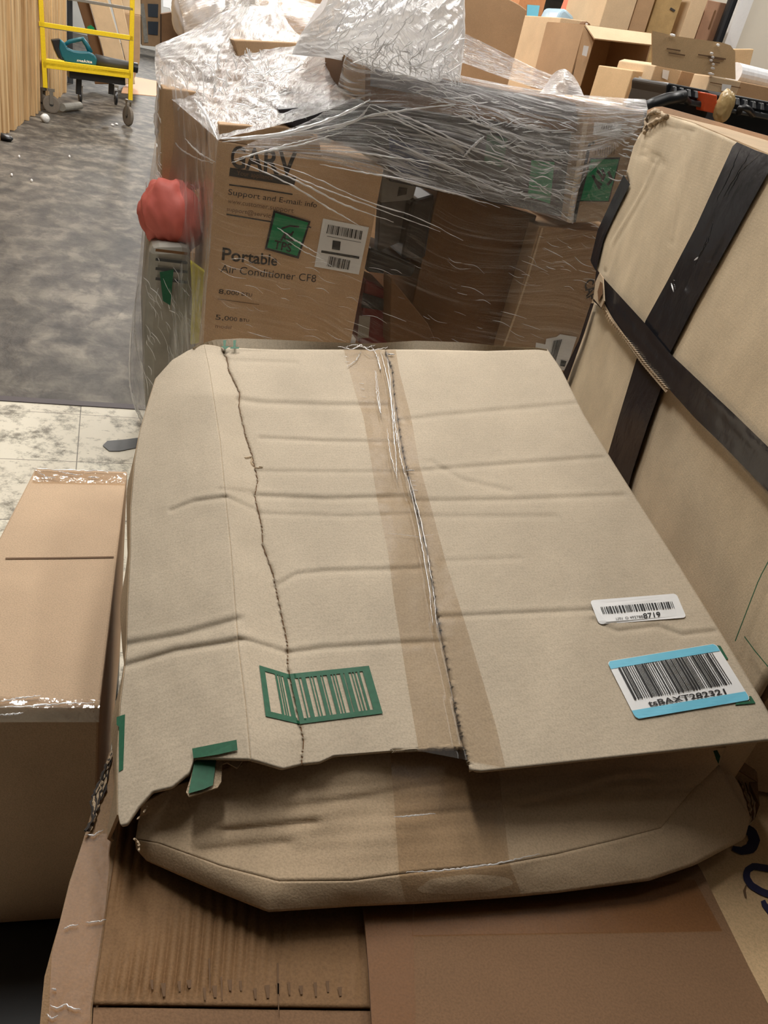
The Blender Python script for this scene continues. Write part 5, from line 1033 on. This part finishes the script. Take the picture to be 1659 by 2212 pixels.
# leaning cartons behind
def far(name, label, cat, poly, Y, depth, mat, az=66, floor=True):
    t, s = bg(name, label, cat, poly, Y, depth, mat, 0, az=az, poly=True, bevel=.01); return t, s
far('leaning_carton', 'tall tan carton leaning behind the yellow cart', 'box', [(178, -50), (218, -50), (262, 100), (282, 182), (238, 182), (222, 110)], 13.9, .12, M['k_far'])
poly_on(lambda x, y: at_Y(x, y, 13.8), [(188, 58), (196, 54), (204, 60), (204, 66), (190, 64)], M['sticker'], bpy.data.objects['leaning_carton'], 'green_bottle_patch')  # flat green patch standing in for a bottle by the cartons
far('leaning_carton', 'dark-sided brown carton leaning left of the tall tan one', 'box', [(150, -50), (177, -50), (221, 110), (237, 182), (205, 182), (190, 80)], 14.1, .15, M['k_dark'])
far('leaning_carton', 'second tan carton leaning right of the tall tan one', 'box', [(226, -50), (252, -50), (278, 70), (292, 182), (284, 182), (262, 95)], 14.2, .12, M['k_far'])
far('dark_opening_board', 'dark board standing at the end of the plank wall', 'board', [(144, -50), (156, -50), (158, 190), (146, 190)], 14.6, .1, M['dgrey'])
far('brown_carton', 'brown carton stack column right of the leaning cartons', 'box', [(266, 28), (304, 34), (302, 132), (290, 172), (270, 172)], 16.0, .5, M['k_mid'])
far('brown_carton', 'brown upper carton above the column behind the cart rail', 'box', [(258, -50), (303, -50), (304, 33), (266, 28)], 16.2, .5, M['k_far'])
t, s = far('wooden_crate', 'brown wooden crate with two dark square openings far down the aisle', 'crate', [(304, -60), (348, -60), (348, 102), (306, 98)], 27.0, .8, M['k_mid'])
for y in (8, 46): sheet_on(lambda x, y_: s(x, y_, .03), [(319, y), (342, y + 1), (341, y + 30), (320, y + 28)], plain('dark_opening', (34, 46, 60), .5), t, 'dark_opening')
stroke_on(lambda x, y_: s(x, y_, .03), [(306, 8), (312, 50), (316, 92)], 9, M['wgrey'], t, 'grey_strip')
far('brown_carton', 'dark brown carton far off beneath the white wall panel', 'box', [(349, 30), (400, 22), (402, 98), (349, 104)], 26.0, .8, M['k_dark'])
far('stepped_board', 'white stepped board far off above the dark brown carton', 'board', [(350, -60), (420, -60), (420, 70), (396, 70), (396, 34), (372, 32), (366, 18), (352, 15)], 24.0, .1, M['white'])
m = MB(); m.prism([at_z(x, y, .012) for x, y in [(292, 166), (345, 176), (345, 208), (262, 200), (266, 188)]], [0, 0, -.01]); tag(m.build('floor_cardboard', plain('orange_card', (226, 176, 138), .6)), 'flat salmon cardboard sheet lying on the aisle floor behind the cart', 'cardboard')
m = MB(); m.tube([at_z(134, 232, .06), at_z(172, 228, .06)], .05, 14); tag(m.build('paper_tube', M['wgrey']), 'pale tube lying on the floor under the yellow cart', 'tube')
blob('crumpled_cup', 'clear crumpled plastic cup on the floor before the left caster', 'litter', at_z(97, 255, .05), (.055, .055, .05), plain('clearish', (206, 206, 204), .2, bump=1, bs=60), 12, n=12)
for k, (x, y, lb_) in enumerate([(243, 270, 'larger white foam crumb beside the right caster'), (252, 268, 'smaller white foam crumb touching the right caster'), (41, 338, 'white crumb on the floor by the plank wall'), (68, 390, 'white scrap on the dark floor, lowest of the litter'), (150, 338, 'white crumb on the open dark floor below the cart'), (25, 378, 'tiny white crumb at the left edge of the dark floor')]):
    blob('foam_crumb', lb_, 'litter', at_z(x, y, .012), (.022 if k < 2 else .010, .018 if k < 2 else .012, .014), M['white'], 50 + k, n=6, group='white litter on the dark floor')
blob('black_scrap', 'black crumpled scrap at the near foot of the plank wall', 'litter', at_z(8, 296, .03), (.10, .06, .035), M['black'], 44, n=10)
sm = MB(); sm.prism([at_z(x, y, .004) for x, y in [(222, 962), (232, 952), (262, 950), (310, 944), (310, 964), (258, 974), (236, 974)]], [0, 0, -.002]); tag(sm.build('black_tape_scrap', M['dgrey']), 'flat dark tape scrap stuck on the white tiles beside the heap', 'litter')
